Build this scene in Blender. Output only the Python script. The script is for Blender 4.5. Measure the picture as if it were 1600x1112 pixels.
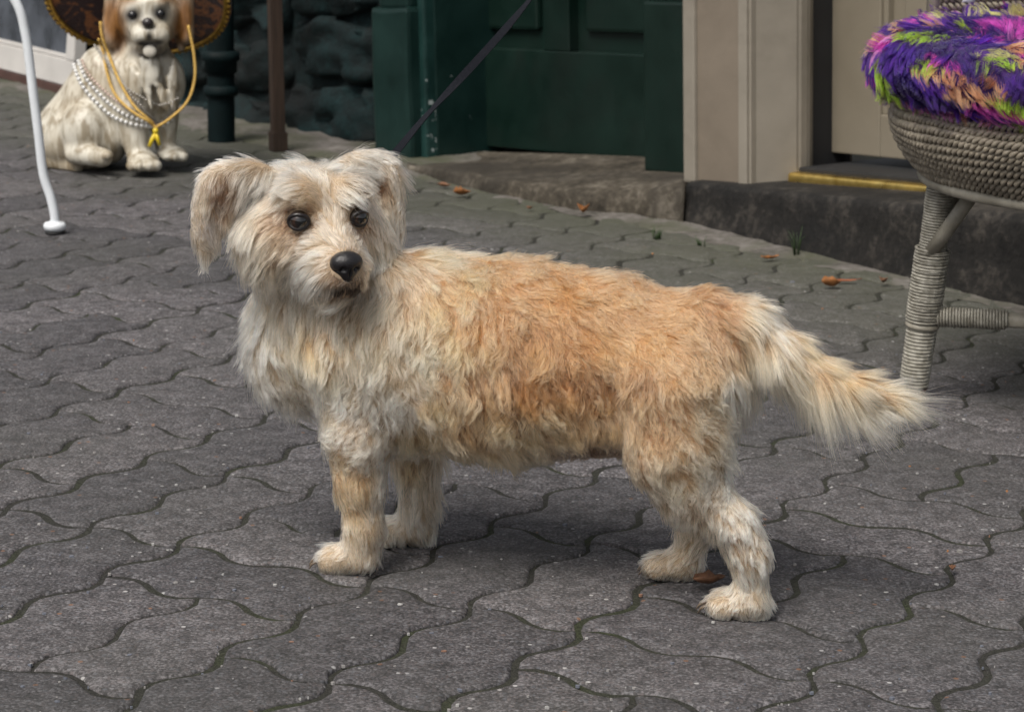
import bpy, bmesh, math, random, time
import numpy as np
from mathutils import Vector, Matrix, noise as mnoise
T0 = time.time()
for o in list(bpy.data.objects):
    bpy.data.objects.remove(o)
S = bpy.context.scene
COL = S.collection
# ------------------------------------------------------------------ camera
FPX, PITCH, ROLL, CAMH = 3623.27, math.radians(13.0), math.radians(1.026), 0.7009
cam_d = bpy.data.cameras.new('camera')
cam = bpy.data.objects.new('camera', cam_d)
COL.objects.link(cam)
S.camera = cam
cam_d.sensor_width = 36.0
cam_d.lens = FPX / 1600 * 36
cam_d.clip_start = 0.02
cam_d.clip_end = 500
_x = Vector((1, 0, 0)); _d = Vector((0, -math.sin(PITCH), -math.cos(PITCH))); _f = Vector((0, math.cos(PITCH), -math.sin(PITCH)))
_cr, _sr = math.cos(ROLL), math.sin(ROLL)
_cx = _x * _cr - _d * _sr          # image right in the world
_cy = _x * _sr + _d * _cr          # image down in the world
cam.matrix_world = Matrix((( _cx.x, -_cy.x, -_f.x, 0), (_cx.y, -_cy.y, -_f.y, 0), (_cx.z, -_cy.z, -_f.z, CAMH), (0, 0, 0, 1)))
cam_d.dof.use_dof = True
cam_d.dof.focus_distance = 2.10
cam_d.dof.aperture_fstop = 18.0
# ------------------------------------------------------------------ sky and sun (overcast street light)
SUN_EL, SUN_AZ = math.radians(56), math.radians(-145)     # azimuth measured from +Y towards +X
world = bpy.data.worlds.new('World')
S.world = world
world.use_nodes = True
nt = world.node_tree
for n_ in list(nt.nodes):
    nt.nodes.remove(n_)
wo = nt.nodes.new('ShaderNodeOutputWorld'); bg = nt.nodes.new('ShaderNodeBackground'); sky = nt.nodes.new('ShaderNodeTexSky')
sky.sky_type = 'NISHITA'; sky.sun_disc = False
sky.sun_elevation = SUN_EL; sky.sun_rotation = SUN_AZ
sky.air_density = 1.0; sky.dust_density = 4.0; sky.ozone_density = 1.0; sky.altitude = 50
bg.inputs['Strength'].default_value = 0.057
hs = nt.nodes.new('ShaderNodeHueSaturation'); hs.inputs['Saturation'].default_value = 0.22      # overcast: the blue is veiled
nt.links.new(sky.outputs[0], hs.inputs['Color']); nt.links.new(hs.outputs[0], bg.inputs[0]); nt.links.new(bg.outputs[0], wo.inputs[0])
sun_d = bpy.data.lights.new('sun', 'SUN'); sun = bpy.data.objects.new('sun', sun_d); COL.objects.link(sun)
sun_d.energy = 1.5; sun_d.angle = math.radians(30); sun_d.color = (1.0, 0.94, 0.85)
_sd = Vector((math.sin(SUN_AZ) * math.cos(SUN_EL), math.cos(SUN_AZ) * math.cos(SUN_EL), math.sin(SUN_EL)))
sun.rotation_euler = _sd.to_track_quat('Z', 'Y').to_euler()
S.view_settings.view_transform = 'Standard'; S.view_settings.look = 'None'
S.view_settings.exposure = 1.2; S.view_settings.gamma = 1.0; S.view_settings.use_curve_mapping = False
S.render.engine = 'CYCLES'
S.cycles.max_bounces = 10; S.cycles.transmission_bounces = 8; S.cycles.glossy_bounces = 4; S.cycles.diffuse_bounces = 3
S.cycles.use_denoising = True
S.render.hair_type = 'STRAND' if hasattr(S.render, 'hair_type') else None

# ------------------------------------------------------------------ helpers
def ray(x, y):
    """direction through a pixel of the 1600x1112 photograph"""
    a, b = (x - 800) / FPX, (y - 556) / FPX
    return np.array(_cx * a + _cy * b + _f)
def P(x, y, Y=None, z=None):
    d = ray(x, y); o = np.array((0, 0, CAMH))
    t = Y / d[1] if Y is not None else (z - CAMH) / d[2]
    return o + t * d
def tag(o, label=None, cat=None, group=None, kind=None):
    for k, v in (('label', label), ('category', cat), ('group', group), ('kind', kind)):
        if v: o[k] = v
    return o
def link(name, me, mat=None, parent=None):
    o = bpy.data.objects.new(name, me); COL.objects.link(o)
    if mat and me is not None and hasattr(me, 'materials') and len(me.materials) == 0: me.materials.append(mat)
    if parent: o.parent = parent
    return o
def empty(name, loc=(0, 0, 0)):
    o = bpy.data.objects.new(name, None); COL.objects.link(o); o.location = loc; o.empty_display_size = .05
    return o
def mesh_np(name, v, f, smooth=True):
    me = bpy.data.meshes.new(name)
    me.from_pydata([tuple(map(float, p)) for p in v], [], [tuple(map(int, q)) for q in f])
    me.update()
    if smooth: me.polygons.foreach_set('use_smooth', [True] * len(me.polygons))
    return me
def bm_mesh(name, bm, smooth=False):
    me = bpy.data.meshes.new(name); bm.normal_update(); bm.to_mesh(me); bm.free()
    if smooth: me.polygons.foreach_set('use_smooth', [True] * len(me.polygons))
    return me
def vn(v):
    v = np.asarray(v, float); return v / (np.linalg.norm(v, axis=-1, keepdims=True) + 1e-12)
def lin(r, g, b):
    """sRGB 0-255 to linear"""
    return tuple(((c / 255) / 12.92 if c / 255 <= .04045 else ((c / 255 + .055) / 1.055) ** 2.4) for c in (r, g, b))
def rot_to(z, x=None):
    """3x3 numpy matrix whose columns are an orthonormal frame with third axis z"""
    z = vn(z); x = np.array((1, 0, 0)) if x is None else np.asarray(x, float)
    if abs(vn(x) @ z) > .95: x = np.array((0, 1, 0.))
    x = vn(x - z * (x @ z)); return np.stack([x, np.cross(z, x), z], 1)
def tube(path, rad, seg=8, cap=True, closed=False):
    """swept tube; returns verts, faces"""
    path = np.asarray(path, float); n = len(path)
    rad = np.broadcast_to(np.asarray(rad, float), (n,))
    if closed: tan = np.roll(path, -1, 0) - np.roll(path, 1, 0)
    else: tan = np.gradient(path, axis=0)
    tan = vn(tan); ref = np.array((0, 0, 1.)) if abs(tan[0][2]) < .9 else np.array((1., 0, 0))
    V = []; x = vn(np.cross(ref, tan[0]))
    for i in range(n):
        x = vn(x - tan[i] * (x @ tan[i])); y = np.cross(tan[i], x)
        for k in range(seg):
            a = 2 * math.pi * k / seg
            V.append(path[i] + rad[i] * (math.cos(a) * x + math.sin(a) * y))
    F = []
    for i in range(n if closed else n - 1):
        j = (i + 1) % n
        for k in range(seg):
            l = (k + 1) % seg
            F.append((i * seg + k, i * seg + l, j * seg + l, j * seg + k))
    if cap and not closed:
        F.append(tuple(range(seg))[::-1]); F.append(tuple((n - 1) * seg + k for k in range(seg)))
    return np.array(V), F
def join(parts):
    V, F, o = [], [], 0
    for v, f in parts:
        V.append(np.asarray(v, float)); F += [tuple(i + o for i in q) for q in f]; o += len(v)
    return np.concatenate(V), F
def spline(pts, n):
    """Catmull-Rom through pts, n samples"""
    p = np.asarray(pts, float); p = np.concatenate([[2 * p[0] - p[1]], p, [2 * p[-1] - p[-2]]])
    m = len(p) - 3; out = []
    for s in np.linspace(0, m - 1e-6, n):
        i = int(s); t = s - i; a, b, c, d = p[i:i + 4]
        out.append(.5 * (2 * b + (c - a) * t + (2 * a - 5 * b + 4 * c - d) * t * t + (3 * b - a - 3 * c + d) * t ** 3))
    return np.array(out)
# ------------------------------------------------------------------ materials
class NB:
    """small node builder"""
    def __init__(s, name):
        s.m = bpy.data.materials.new(name); s.m.use_nodes = True; s.t = s.m.node_tree
        s.b = s.t.nodes['Principled BSDF']; s.out = s.t.nodes['Material Output']
    def n(s, typ, **kw):
        x = s.t.nodes.new(typ)
        for k, v in kw.items():
            if k in x.inputs: x.inputs[k].default_value = v
            else: setattr(x, k, v)
        return x
    def l(s, a, b): s.t.links.new(a, b)
    def pos(s): return s.n('ShaderNodeNewGeometry').outputs['Position']
    def noise(s, scale, detail=4, rough=.55, co=None, dist=0.):
        x = s.n('ShaderNodeTexNoise'); x.inputs['Scale'].default_value = scale; x.inputs['Detail'].default_value = detail
        x.inputs['Roughness'].default_value = rough; x.inputs['Distortion'].default_value = dist
        s.l(co or s.pos(), x.inputs['Vector']); return x.outputs['Fac']
    def voro(s, scale, co=None, feature='F1'):
        x = s.n('ShaderNodeTexVoronoi'); x.feature = feature; x.inputs['Scale'].default_value = scale
        s.l(co or s.pos(), x.inputs['Vector']); return x
    def ramp(s, fac, stops, interp='LINEAR'):
        r = s.n('ShaderNodeValToRGB'); r.color_ramp.interpolation = interp
        e = r.color_ramp.elements
        while len(e) < len(stops): e.new(.5)
        for i, (p, c) in enumerate(stops):
            e[i].position = p; e[i].color = (c, c, c, 1) if isinstance(c, (int, float)) else (*c, 1)
        s.l(fac, r.inputs['Fac']); return r.outputs['Color']
    def mix(s, fac, a, b, mode='MIX'):
        x = s.n('ShaderNodeMix', data_type='RGBA', blend_type=mode)
        for v, i in ((fac, 0), (a, 6), (b, 7)):
            if hasattr(v, 'is_linked') or hasattr(v, 'links'): s.l(v, x.inputs[i])
            else: x.inputs[i].default_value = v if i == 0 else (*v, 1)
        return x.outputs[2]
    def math(s, op, a, b=0.):
        x = s.n('ShaderNodeMath', operation=op)
        for v, i in ((a, 0), (b, 1)):
            if hasattr(v, 'links'): s.l(v, x.inputs[i])
            else: x.inputs[i].default_value = v
        return x.outputs[0]
    def bump(s, h, strength=.3, dist=.002, normal=None):
        x = s.n('ShaderNodeBump'); x.inputs['Strength'].default_value = strength; x.inputs['Distance'].default_value = dist
        s.l(h, x.inputs['Height'])
        if normal: s.l(normal, x.inputs['Normal'])
        return x.outputs['Normal']
    def fin(s, col=None, rough=None, nrm=None, metal=None, spec=None, coat=None):
        for v, k in ((col, 'Base Color'), (rough, 'Roughness'), (nrm, 'Normal'), (metal, 'Metallic'), (spec, 'Specular IOR Level'), (coat, 'Coat Weight')):
            if v is None: continue
            if hasattr(v, 'links'): s.l(v, s.b.inputs[k])
            else: s.b.inputs[k].default_value = (*v, 1) if k == 'Base Color' else v
        return s.m
def paint(name, c, rough=.5, var=.25, scale=9., bump=.15, bscale=60., chips=None, chip_col=(.35, .37, .36), dirt=None, spec=.5):
    """painted or plain surface: mottled colour, faint relief, optional flaked spots"""
    b = NB(name)
    n1 = b.noise(scale, 5, .6); n2 = b.noise(bscale, 4, .6)
    lo = tuple(x * (1 - var) for x in c); hi = tuple(min(1, x * (1 + var)) for x in c)
    col = b.ramp(n1, [(.3, lo), (.7, hi)])
    if dirt:
        nd = b.noise(scale * .5, 6, .65, dist=.4); col = b.mix(b.ramp(nd, [(.52, 0.), (.72, .75)]), col, dirt)
    if chips:
        v = b.noise(chips[0], 5, .7); k = b.ramp(v, [(chips[1], 0.), (chips[1] + .02, 1.)]); col = b.mix(k, col, chip_col)
    return b.fin(col, b.ramp(n1, [(.3, max(0, rough - .1)), (.7, min(1, rough + .1))]), b.bump(n2, bump, .003), spec=spec)
# ------------------------------------------------------------------ ground: interlocking wavy pavers in an alternating bond
U = .1125; LANG = math.radians(-30.143); LO = np.array((-.3822, 2.0862))
eu = np.array((math.cos(LANG), math.sin(LANG))); ev = np.array((-math.sin(LANG), math.cos(LANG)))
def lat(u, v): return LO + U * (u * eu + v * ev)
def paver_material():
    b = NB('concrete_paver')
    oi = b.n('ShaderNodeObjectInfo')
    big = b.noise(2.2, 4, .6); fine = b.noise(330, 2, .7); mid = b.noise(45, 3, .65)
    base = b.ramp(b.math('ADD', b.math('MULTIPLY', mid, .35), b.math('MULTIPLY', fine, .65)), [(.38, (.026, .0245, .0255)), (.5, (.080, .0745, .077)), (.60, (.195, .182, .187))])
    v = b.voro(210); agg = b.n('ShaderNodeSeparateColor'); b.l(v.outputs['Color'], agg.inputs[0])
    pebble = b.ramp(agg.outputs[0], [(0., (.034, .032, .034)), (.3, (.072, .066, .068)), (.6, (.125, .106, .106)), (.8, (.092, .096, .108)), (1., (.25, .24, .245))])
    inside = b.ramp(v.outputs['Distance'], [(.30, .75), (.55, 0.)])
    col = b.mix(inside, base, pebble)
    v2 = b.voro(95); s2 = b.n('ShaderNodeSeparateColor'); b.l(v2.outputs['Color'], s2.inputs[0])
    fleck = b.math('MULTIPLY', b.ramp(s2.outputs[1], [(.935, 0.), (.94, 1.)]), b.ramp(v2.outputs['Distance'], [(.16, 1.), (.24, 0.)]))
    col = b.mix(fleck, col, (.42, .41, .40))
    rust = b.math('MULTIPLY', b.ramp(s2.outputs[2], [(.988, 0.), (.991, 1.)]), b.ramp(v2.outputs['Distance'], [(.18, 1.), (.25, 0.)]))
    col = b.mix(rust, col, (.20, .11, .07))
    tone = b.ramp(oi.outputs['Random'], [(0., (.60, .61, .635)), (1., (.98, .975, .99))])
    col = b.mix(1., col, tone, 'MULTIPLY')
    col = b.mix(b.ramp(big, [(.40, 0.), (.68, .40)]), col, (.050, .050, .044))       # grime
    # moss film on the pavers near the wall, where nobody treads
    px = b.n('ShaderNodeSeparateXYZ'); b.l(b.pos(), px.inputs[0])
    wl = b.math('ADD', b.math('ADD', b.math('MULTIPLY', px.outputs[0], .781), b.math('MULTIPLY', px.outputs[1], .624)), b.math('MULTIPLY', big, .5))
    moss = b.ramp(b.math('SUBTRACT', wl, 2.35), [(.0, 0.), (.75, .78)])
    col = b.mix(moss, col, (.062, .066, .040))
    h = b.math('ADD', b.math('MULTIPLY', fine, .5), b.math('ADD', b.math('MULTIPLY', mid, .5), b.math('MULTIPLY', inside, .35)))
    return b.fin(col, .82, b.bump(h, .75, .0022), spec=.35)
def joint_material():
    b = NB('mossy_joint_sand')
    n1 = b.noise(7, 5, .6); n2 = b.noise(300, 3, .7)
    col = b.ramp(n1, [(.38, (.033, .032, .029)), (.54, (.035, .036, .028)), (.70, (.036, .043, .022))])
    g = b.ramp(n2, [(.3, .5), (.7, 1.5)]); col = b.mix(1., col, g, 'MULTIPLY')
    return b.fin(col, .95, b.bump(n2, 1., .004), spec=.2)
M_PAVER, M_JOINT = paver_material(), joint_material()
# base sheet to the horizon, finer relief near the camera
gb = bmesh.new()
bmesh.ops.create_grid(gb, x_segments=2, y_segments=2, size=120)
bmesh.ops.translate(gb, vec=(0, 20, -.0024), verts=gb.verts)
ground = link('ground', bm_mesh('ground', gb), M_JOINT)
tag(ground, kind='structure')
# one paver outline, 2 x 1 units; every side swings left then right once per unit
def paver_mesh(seed):
    rng = random.Random(seed)
    gap, bev, dep = .0053, .0032, .03
    corners = [(0, 0), (1, 0), (2, 0), (2, 1), (1, 1), (0, 1)]
    pts = []
    for i in range(6):
        a = np.array(corners[i], float); c = np.array(corners[(i + 1) % 6], float); d = c - a; l = np.array((-d[1], d[0]))
        for k in range(7):
            t = k / 7
            s = math.sin(2 * math.pi * t); w = .098 * (abs(s) ** .85) * (1 if s >= 0 else -1)
            pts.append(a + d * t + l * w)
    pts = np.array(pts) - (1, .5); pts *= U
    n = len(pts); tan = vn(np.roll(pts, -1, 0) - np.roll(pts, 1, 0)); inn = np.stack([-tan[:, 1], tan[:, 0]], 1)
    j = np.array([rng.uniform(-.0009, .0009) for _ in range(n)])
    r0 = pts + inn * (gap / 2 + j[:, None] * .6); r1 = pts + inn * (gap / 2 + bev * .45 + j[:, None]); r2 = pts + inn * (gap / 2 + bev + .001 + j[:, None] * 1.5)
    V = [(x, y, -dep) for x, y in r0] + [(x, y, -bev) for x, y in r0] + [(x, y, -bev * .35) for x, y in r1] + [(x, y, 0) for x, y in r2]
    F = []
    for a in range(3):
        for k in range(n): F.append((a * n + k, a * n + (k + 1) % n, (a + 1) * n + (k + 1) % n, (a + 1) * n + k))
    F.append(tuple(3 * n + k for k in range(n)))
    me = mesh_np('paver', V, F, True); me.materials.append(M_PAVER); return me
PAV = [paver_mesh(s) for s in range(5)]
rng = random.Random(7)
cells = []
for su in range(-60, 40, 2):
    for v in range(-30, 70, 2):
        if su % 4 == 0:
            if v % 4 == 0: cells += [(su + 1, v + .5, 0), (su + 1, v + 1.5, 0)]
            else: cells += [(su + .5, v + 1, 1), (su + 1.5, v + 1, 1)]
        else: cells += [(su + .5, v, 1), (su + 1.5, v, 1)]
WE = vn(np.array((.62322, -.77979, .05935))); WN = np.array((-.78117, -.62432, 0.)); WUP = np.array((-.03706, .04637, .99824)); WO = np.array((.308, 4.148, 0.))
def seen(x, y, m=0.0):
    """rough test: does the ground point lie in the picture"""
    p = Vector((x, y, -CAMH)); d = p.dot(_f)
    if d < .3: return False
    a, b = p.dot(_cx) / d * FPX, p.dot(_cy) / d * FPX
    return abs(a) < 800 + m and abs(b) < 556 + m
near, rest = [], []
for (u, v, r) in cells:
    x, y = lat(u, v)
    if y < .6 or y > 8.6 or abs(x) > 2.6: continue
    dw = (np.array((x, y, 0)) - WO) @ WN
    if dw < .035 and y < 6.2 and x > -.45: continue      # the margin along the wall is mortar and chippings
    if dw < -.30: continue
    (near if seen(x, y, 110) else rest).append((y, x, u, v, r))
near.sort()
rest += near[300:]; near = near[:300]
def place(y, x, r, i):
    z = max(-.0008, min(.0010, rng.gauss(0, .0006)))
    M = Matrix.Translation((x, y, z)) @ Matrix.Rotation(LANG + r * math.pi / 2 + rng.choice((0, math.pi)), 4, 'Z') @ Matrix.Rotation(max(-.005, min(.005, rng.gauss(0, .0028))), 4, 'X') @ Matrix.Rotation(max(-.004, min(.004, rng.gauss(0, .0022))), 4, 'Y')
    return M @ Matrix.Translation((rng.gauss(0, .0006), rng.gauss(0, .0006), 0))
for i, (y, x, u, v, r) in enumerate(near):
    o = bpy.data.objects.new('paver', PAV[i % 5]); COL.objects.link(o)
    o.parent = ground; o.matrix_basis = place(y, x, r, i)
acc = []
for i, (y, x, u, v, r) in enumerate(rest):
    me = PAV[i % 5]; M = place(y, x, r, i)
    acc.append(([M @ q.co for q in me.vertices], [tuple(p.vertices) for p in me.polygons]))
v_, f_ = join(acc)
o = link('distant_pavers', mesh_np('distant_pavers', v_, f_), M_PAVER, ground); o['kind'] = 'stuff'
print('pavers', len(near), len(rest), round(time.time() - T0, 1))
# ------------------------------------------------------------------ the two shop fronts behind, built in a frame along the wall (w along, d out, h up)
def WF(w, d, h): return WO + WE * w + WN * d + WUP * h
def W(x, y, d):
    """wall-frame (w, h) of the photo pixel on the plane d"""
    r = ray(x, y); o = np.array((0, 0, CAMH)); t = ((WO - o) @ WN + d) / (r @ WN); p = o + t * r - WO
    return p @ WE, p @ WUP
def wbox(w0, w1, d0, d1, h0, h1, bev=.004, seg=2, cuts=0, jit=0., seed=0):
    """bevelled block in the wall frame, optionally cut up and roughened"""
    bm = bmesh.new()
    bmesh.ops.create_cube(bm, size=1)
    for v in bm.verts:
        v.co = Vector(((w0 + w1) / 2 + v.co.x * (w1 - w0), (d0 + d1) / 2 + v.co.y * (d1 - d0), (h0 + h1) / 2 + v.co.z * (h1 - h0)))
    if bev: bmesh.ops.bevel(bm, geom=list(bm.edges), offset=bev, segments=seg, affect='EDGES', profile=.6)
    if cuts: bmesh.ops.subdivide_edges(bm, edges=[e for e in bm.edges if e.calc_length() > .05], cuts=cuts, use_grid_fill=True)
    for v in bm.verts:
        c = v.co.copy()
        if jit:
            q = c * 14 + Vector((seed * 3.1, seed * 1.7, 0)); c += Vector((mnoise.noise(q), mnoise.noise(q + Vector((9, 2, 4))), mnoise.noise(q + Vector((3, 8, 1))))) * jit
        v.co = Vector(WF(*c))
    bmesh.ops.recalc_face_normals(bm, faces=bm.faces)
    return bm_mesh('block', bm, False)
def wprism(name, poly, d0, d1, mat, parent, bev=.003):
    """outline in (w, h) extruded from d0 to d1"""
    bm = bmesh.new()
    a = [bm.verts.new((w, d0, h)) for w, h in poly]; c = [bm.verts.new((w, d1, h)) for w, h in poly]
    n = len(poly); bm.faces.new(a); bm.faces.new(c[::-1])
    for i in range(n): bm.faces.new((a[i], c[i], c[(i + 1) % n], a[(i + 1) % n]))
    if bev: bmesh.ops.bevel(bm, geom=list(bm.edges), offset=bev, segments=2, affect='EDGES')
    for v in bm.verts: v.co = Vector(WF(*v.co))
    bmesh.ops.recalc_face_normals(bm, faces=bm.faces)
    return link(name, bm_mesh(name, bm), mat, parent)
G_DARK = paint('green_gloss_paint', (.0036, .0128, .0094), .42, .25, 7, .12, 45, dirt=(.0065, .011, .009), spec=.3, chips=(70., .755), chip_col=(.035, .055, .050))
G_MID = paint('green_flaking_paint', (.0050, .0190, .0165), .42, .3, 8, .2, 50, chips=(34., .70), chip_col=(.22, .26, .26), spec=.35)
G_FLAKE = paint('green_peeling_edge', (.007, .030, .027), .45, .35, 10, .4, 50, chips=(20., .60), chip_col=(.30, .34, .34))
CREAM = paint('cream_paint', (.170, .140, .108), .55, .12, 6, .15, 80, dirt=(.120, .098, .075), chips=(55., .78), chip_col=(.10, .09, .08))
CREAM_LIT = paint('lit_cream_paint', (.215, .192, .158), .5, .12, 6, .2, 60, dirt=(.135, .118, .094), chips=(38., .76), chip_col=(.09, .08, .07))  # paler copy of the cream: the reveal's brighter light put into the colour
CDOOR = paint('cream_door_paint', (.190, .165, .125), .5, .10, 5, .1, 90, dirt=(.155, .133, .099))
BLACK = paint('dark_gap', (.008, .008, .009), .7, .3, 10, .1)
BRASS = NB('worn_brass'); BRASS = BRASS.fin(BRASS.ramp(BRASS.noise(40, 4, .6), [(.3, (.55, .36, .09)), (.7, (.90, .66, .22))]), BRASS.ramp(BRASS.noise(25, 4), [(.3, .22), (.7, .42)]), metal=1.)
def stone_mat(name, lo, mid, hi, patch, bs=.9):
    b = NB(name)
    n1 = b.noise(11, 6, .65); n2 = b.noise(75, 4, .65); n3 = b.noise(4.5, 4, .6, dist=.6)
    col = b.ramp(b.math('ADD', b.math('MULTIPLY', n1, .6), b.math('MULTIPLY', n2, .4)), [(.36, lo), (.5, mid), (.66, hi)])
    col = b.mix(b.ramp(n3, [(.45, 0.), (.62, .85)]), col, patch)
    return b.fin(col, .85, b.bump(b.math('ADD', b.math('MULTIPLY', n1, .6), b.math('MULTIPLY', n2, .4)), bs, .008), spec=.3)
G_STONE = stone_mat('green_painted_stone', (.0018, .0050, .0056), (.0029, .0110, .0122), (.0062, .026, .028), (.0024, .0030, .0031), 1.)
SILL_STONE = stone_mat('worn_sandstone', (.014, .0115, .008), (.056, .047, .035), (.17, .150, .122), (.028, .024, .019))
STEP_CONC = stone_mat('old_concrete_step', (.0045, .0042, .004), (.0135, .0122, .011), (.062, .054, .046), (.0042, .0045, .005))
GUTTER = stone_mat('mortar_margin', (.045, .042, .035), (.11, .10, .090), (.19, .175, .165), (.055, .060, .034))

green = empty('green_shop_front', WF(-.8, -.1, .05)); tag(green, 'dark green painted shop front with rough stone wall and panelled door', 'building')
cream = empty('cream_shop_front', WF(.3, -.1, .08)); tag(cream, 'cream painted shop front with a door ajar above a dark concrete step', 'building')
def part(o, par):
    o.matrix_parent_inverse = Matrix.Translation(-par.location); return o
def addw(name, mat, par, *a, **k):
    me = wbox(*a, **k); me.name = name; me.materials.append(mat); return part(link(name, me, None, par), par)
def addp(name, poly, d0, d1, mat, par, **k): return part(wprism(name, poly, d0, d1, mat, par, **k), par)
# --- green side
w_l = W(585, 243, -.02)[0]; w_c = W(640, 243, -.02)[0]; w_r = W(697, 245, -.10)[0]; HT = 1.1
ht = W(600, 12, -.02)[1]
base_block = addw('door_post', G_MID, green, w_l, w_c, -.16, -.02, -.03, ht, bev=.010, cuts=2, jit=.004)
addw('post_shaft', G_MID, green, w_l + .012, w_c - .010, -.16, -.034, ht - .004, HT, bev=.008)
addw('door_jamb', G_MID, green, w_c + .004, w_r, -.25, -.075, -.03, HT, bev=.006, cuts=2, jit=.0015, seed=4)
bead = addw('jamb_bead', G_FLAKE, green, w_c - .004, w_c + .020, -.10, -.052, -.03, HT, bev=.006, cuts=2, jit=.003, seed=3)
# door: stiles, rails and sunk panels
dd = -.21
wl, wr = W(690, 232, dd)[0], W(1010, 238, dd)[0]
hb = (W(697, 234, dd)[1] + W(1003, 239, dd)[1]) / 2
hp = W(790, 77, dd)[1]
p1l, p1r = W(733, 78, dd)[0], W(848, 77, dd)[0]; p2l, p2r = W(889, 77, dd)[0], wr + .03
door = empty('door', WF((wl + wr) / 2, dd, hb)); door.parent = green; part(door, green)
def dpart(nm, m, *a, **k):
    me = wbox(*a, **k); me.name = nm; me.materials.append(m); o = link(nm, me, None, door)
    o.matrix_parent_inverse = Matrix.Translation(-Vector(WF((wl + wr) / 2, dd, hb))); return o
dpart('bottom_rail', G_DARK, wl, wr, dd - .045, dd, hb, hp, bev=.003)
dpart('stile', G_DARK, wl, p1l, dd - .044, dd - .001, hp, HT, bev=.003)
dpart('stile', G_DARK, p1r, p2l, dd - .044, dd - .001, hp, HT, bev=.003)
dpart('stile', G_DARK, p2r, p2r + .10, dd - .044, dd - .001, hp, HT, bev=.003)
for a, b_ in ((p1l, p1r), (p2l, p2r)):
    dpart('panel', G_DARK, a - .004, b_ + .004, dd - .04, dd - .026, hp - .004, HT, bev=0)
    dpart('raised_field', G_DARK, a + .035, b_ - .030, dd - .03, dd - .012, hp + .040, HT, bev=.008)
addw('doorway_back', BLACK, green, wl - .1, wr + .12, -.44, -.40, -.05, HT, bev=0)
# right jamb on the sill
j0, j1 = W(1006, 262, -.10)[0], W(1074, 272, -.10)[0]
hj = W(1040, 268, -.10)[1]
hjt = W(1040, 3, -.10)[1]
addw('door_jamb', G_DARK, green, j0, j1, -.26, -.10, hj - .004, hjt, bev=.006, cuts=1, jit=.001, seed=8)
addw('jamb_shaft', G_DARK, green, j0 + .008, j1 - .006, -.26, -.112, hjt - .003, HT, bev=.005)
# worn stone sill: tapers out at its far end
bm = bmesh.new()
NS, prof = 46, None
rows = []
SXT = [(636, 259), (700, 264), (808, 283), (900, 297), (990, 297), (1071, 290)]; SXB = [(636, 266), (700, 287), (808, 310), (900, 329), (990, 338), (1067, 350)]
def poly(pl, t): k = np.linspace(0, 1, len(pl)); return np.interp(t, k, [p[0] for p in pl]), np.interp(t, k, [p[1] for p in pl])
bL = WF(W(640, 248, -.10)[0], -.10, 0); bR = WF(W(1072, 272, -.14)[0], -.14, 0)
for i in range(NS + 1):
    t = i / NS
    f = P(*poly(SXB, t), z=0.)
    back = bL * (1 - t) + bR * t
    bk = np.array((back[0], back[1], 0)); ln = bk - np.array((f[0], f[1], 0)); L = np.linalg.norm(ln); ln /= L
    wk_, hk_ = W(640 + 430 * t, 246 + 20 * t, -.12); zb = WF(wk_, -.12, hk_)[2]
    w1 = mnoise.noise(Vector((t * 9, 2, 1))); w2 = mnoise.noise(Vector((t * 17, 5, 1))); w3 = mnoise.noise(Vector((t * 40, 8, 2)))
    wob = .016 * w1 + .010 * w2 + .005 * w3
    zt = max(.010, P(*poly(SXT, t), Y=f[1] + .022)[2] + .003 * w2)
    prof = [(.0, -.03), (.0 + wob * .6, .25 * zt), (.004 + wob, .55 * zt), (.007 + wob, .86 * zt), (.016 + wob, zt), (.08, zt + (zb - zt) * .25), (.5 * L + .02, zt + (zb - zt) * .5), (L, zb), (L + .12, zb + .002)]
    rows.append([bm.verts.new(Vector((f[0] + ln[0] * a, f[1] + ln[1] * a, b_))) for a, b_ in prof])
for i in range(NS):
    for k in range(len(prof) - 1): bm.faces.new((rows[i][k], rows[i + 1][k], rows[i + 1][k + 1], rows[i][k + 1]))
bm.faces.new(rows[0][::-1]); bm.faces.new(rows[-1])
bmesh.ops.recalc_face_normals(bm, faces=bm.faces)
part(link('door_sill', bm_mesh('door_sill', bm, True), SILL_STONE, green), green)
# rough stones of the green painted wall: every stone is its own piece, in pixels of the photograph on the plane of the wall
wall_w0 = W(298, 220, -.06)[0] - .9
wallm = addw('stone_wall', G_STONE, green, wall_w0, w_l + .01, -.40, -.105, -.08, HT, bev=0)
STONES = [(436, 132, 585, 236), (446, 36, 577, 128), (440, -60, 574, 32), (340, 150, 432, 222), (330, 60, 440, 140), (345, -40, 436, 52), (250, 150, 334, 205), (255, 60, 324, 142), (262, -50, 340, 52), (130, -60, 250, 30), (140, 36, 248, 100), (110, 104, 246, 170)]
def stone(w0, w1, h0, h1, seed):
    bm = bmesh.new(); bmesh.ops.create_cube(bm, size=1)
    bmesh.ops.subdivide_edges(bm, edges=list(bm.edges), cuts=9, use_grid_fill=True)
    sd = Vector((seed * 7.3, seed * 2.9, seed * 1.1))
    for v in bm.verts:
        q = v.co * 2
        r = (abs(q.x) ** 4 + abs(q.y) ** 4 + abs(q.z) ** 4) ** .25
        q = q / r * (.75 + .25 * r)
        c = Vector(((w0 + w1) / 2 + q.x * (w1 - w0) / 2, -.125 + q.y * .062, (h0 + h1) / 2 + q.z * (h1 - h0) / 2))
        dn = mnoise.fractal(c * 13 + sd, .8, 2., 4) * .034 - abs(mnoise.noise(c * 6 + sd)) * .022
        c += Vector((mnoise.noise(c * 7 + sd) * .034, dn, mnoise.noise(c * 7 - sd) * .034))
        v.co = Vector(WF(*c))
    bmesh.ops.recalc_face_normals(bm, faces=bm.faces)
    return bm_mesh('stone', bm, True)
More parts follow.
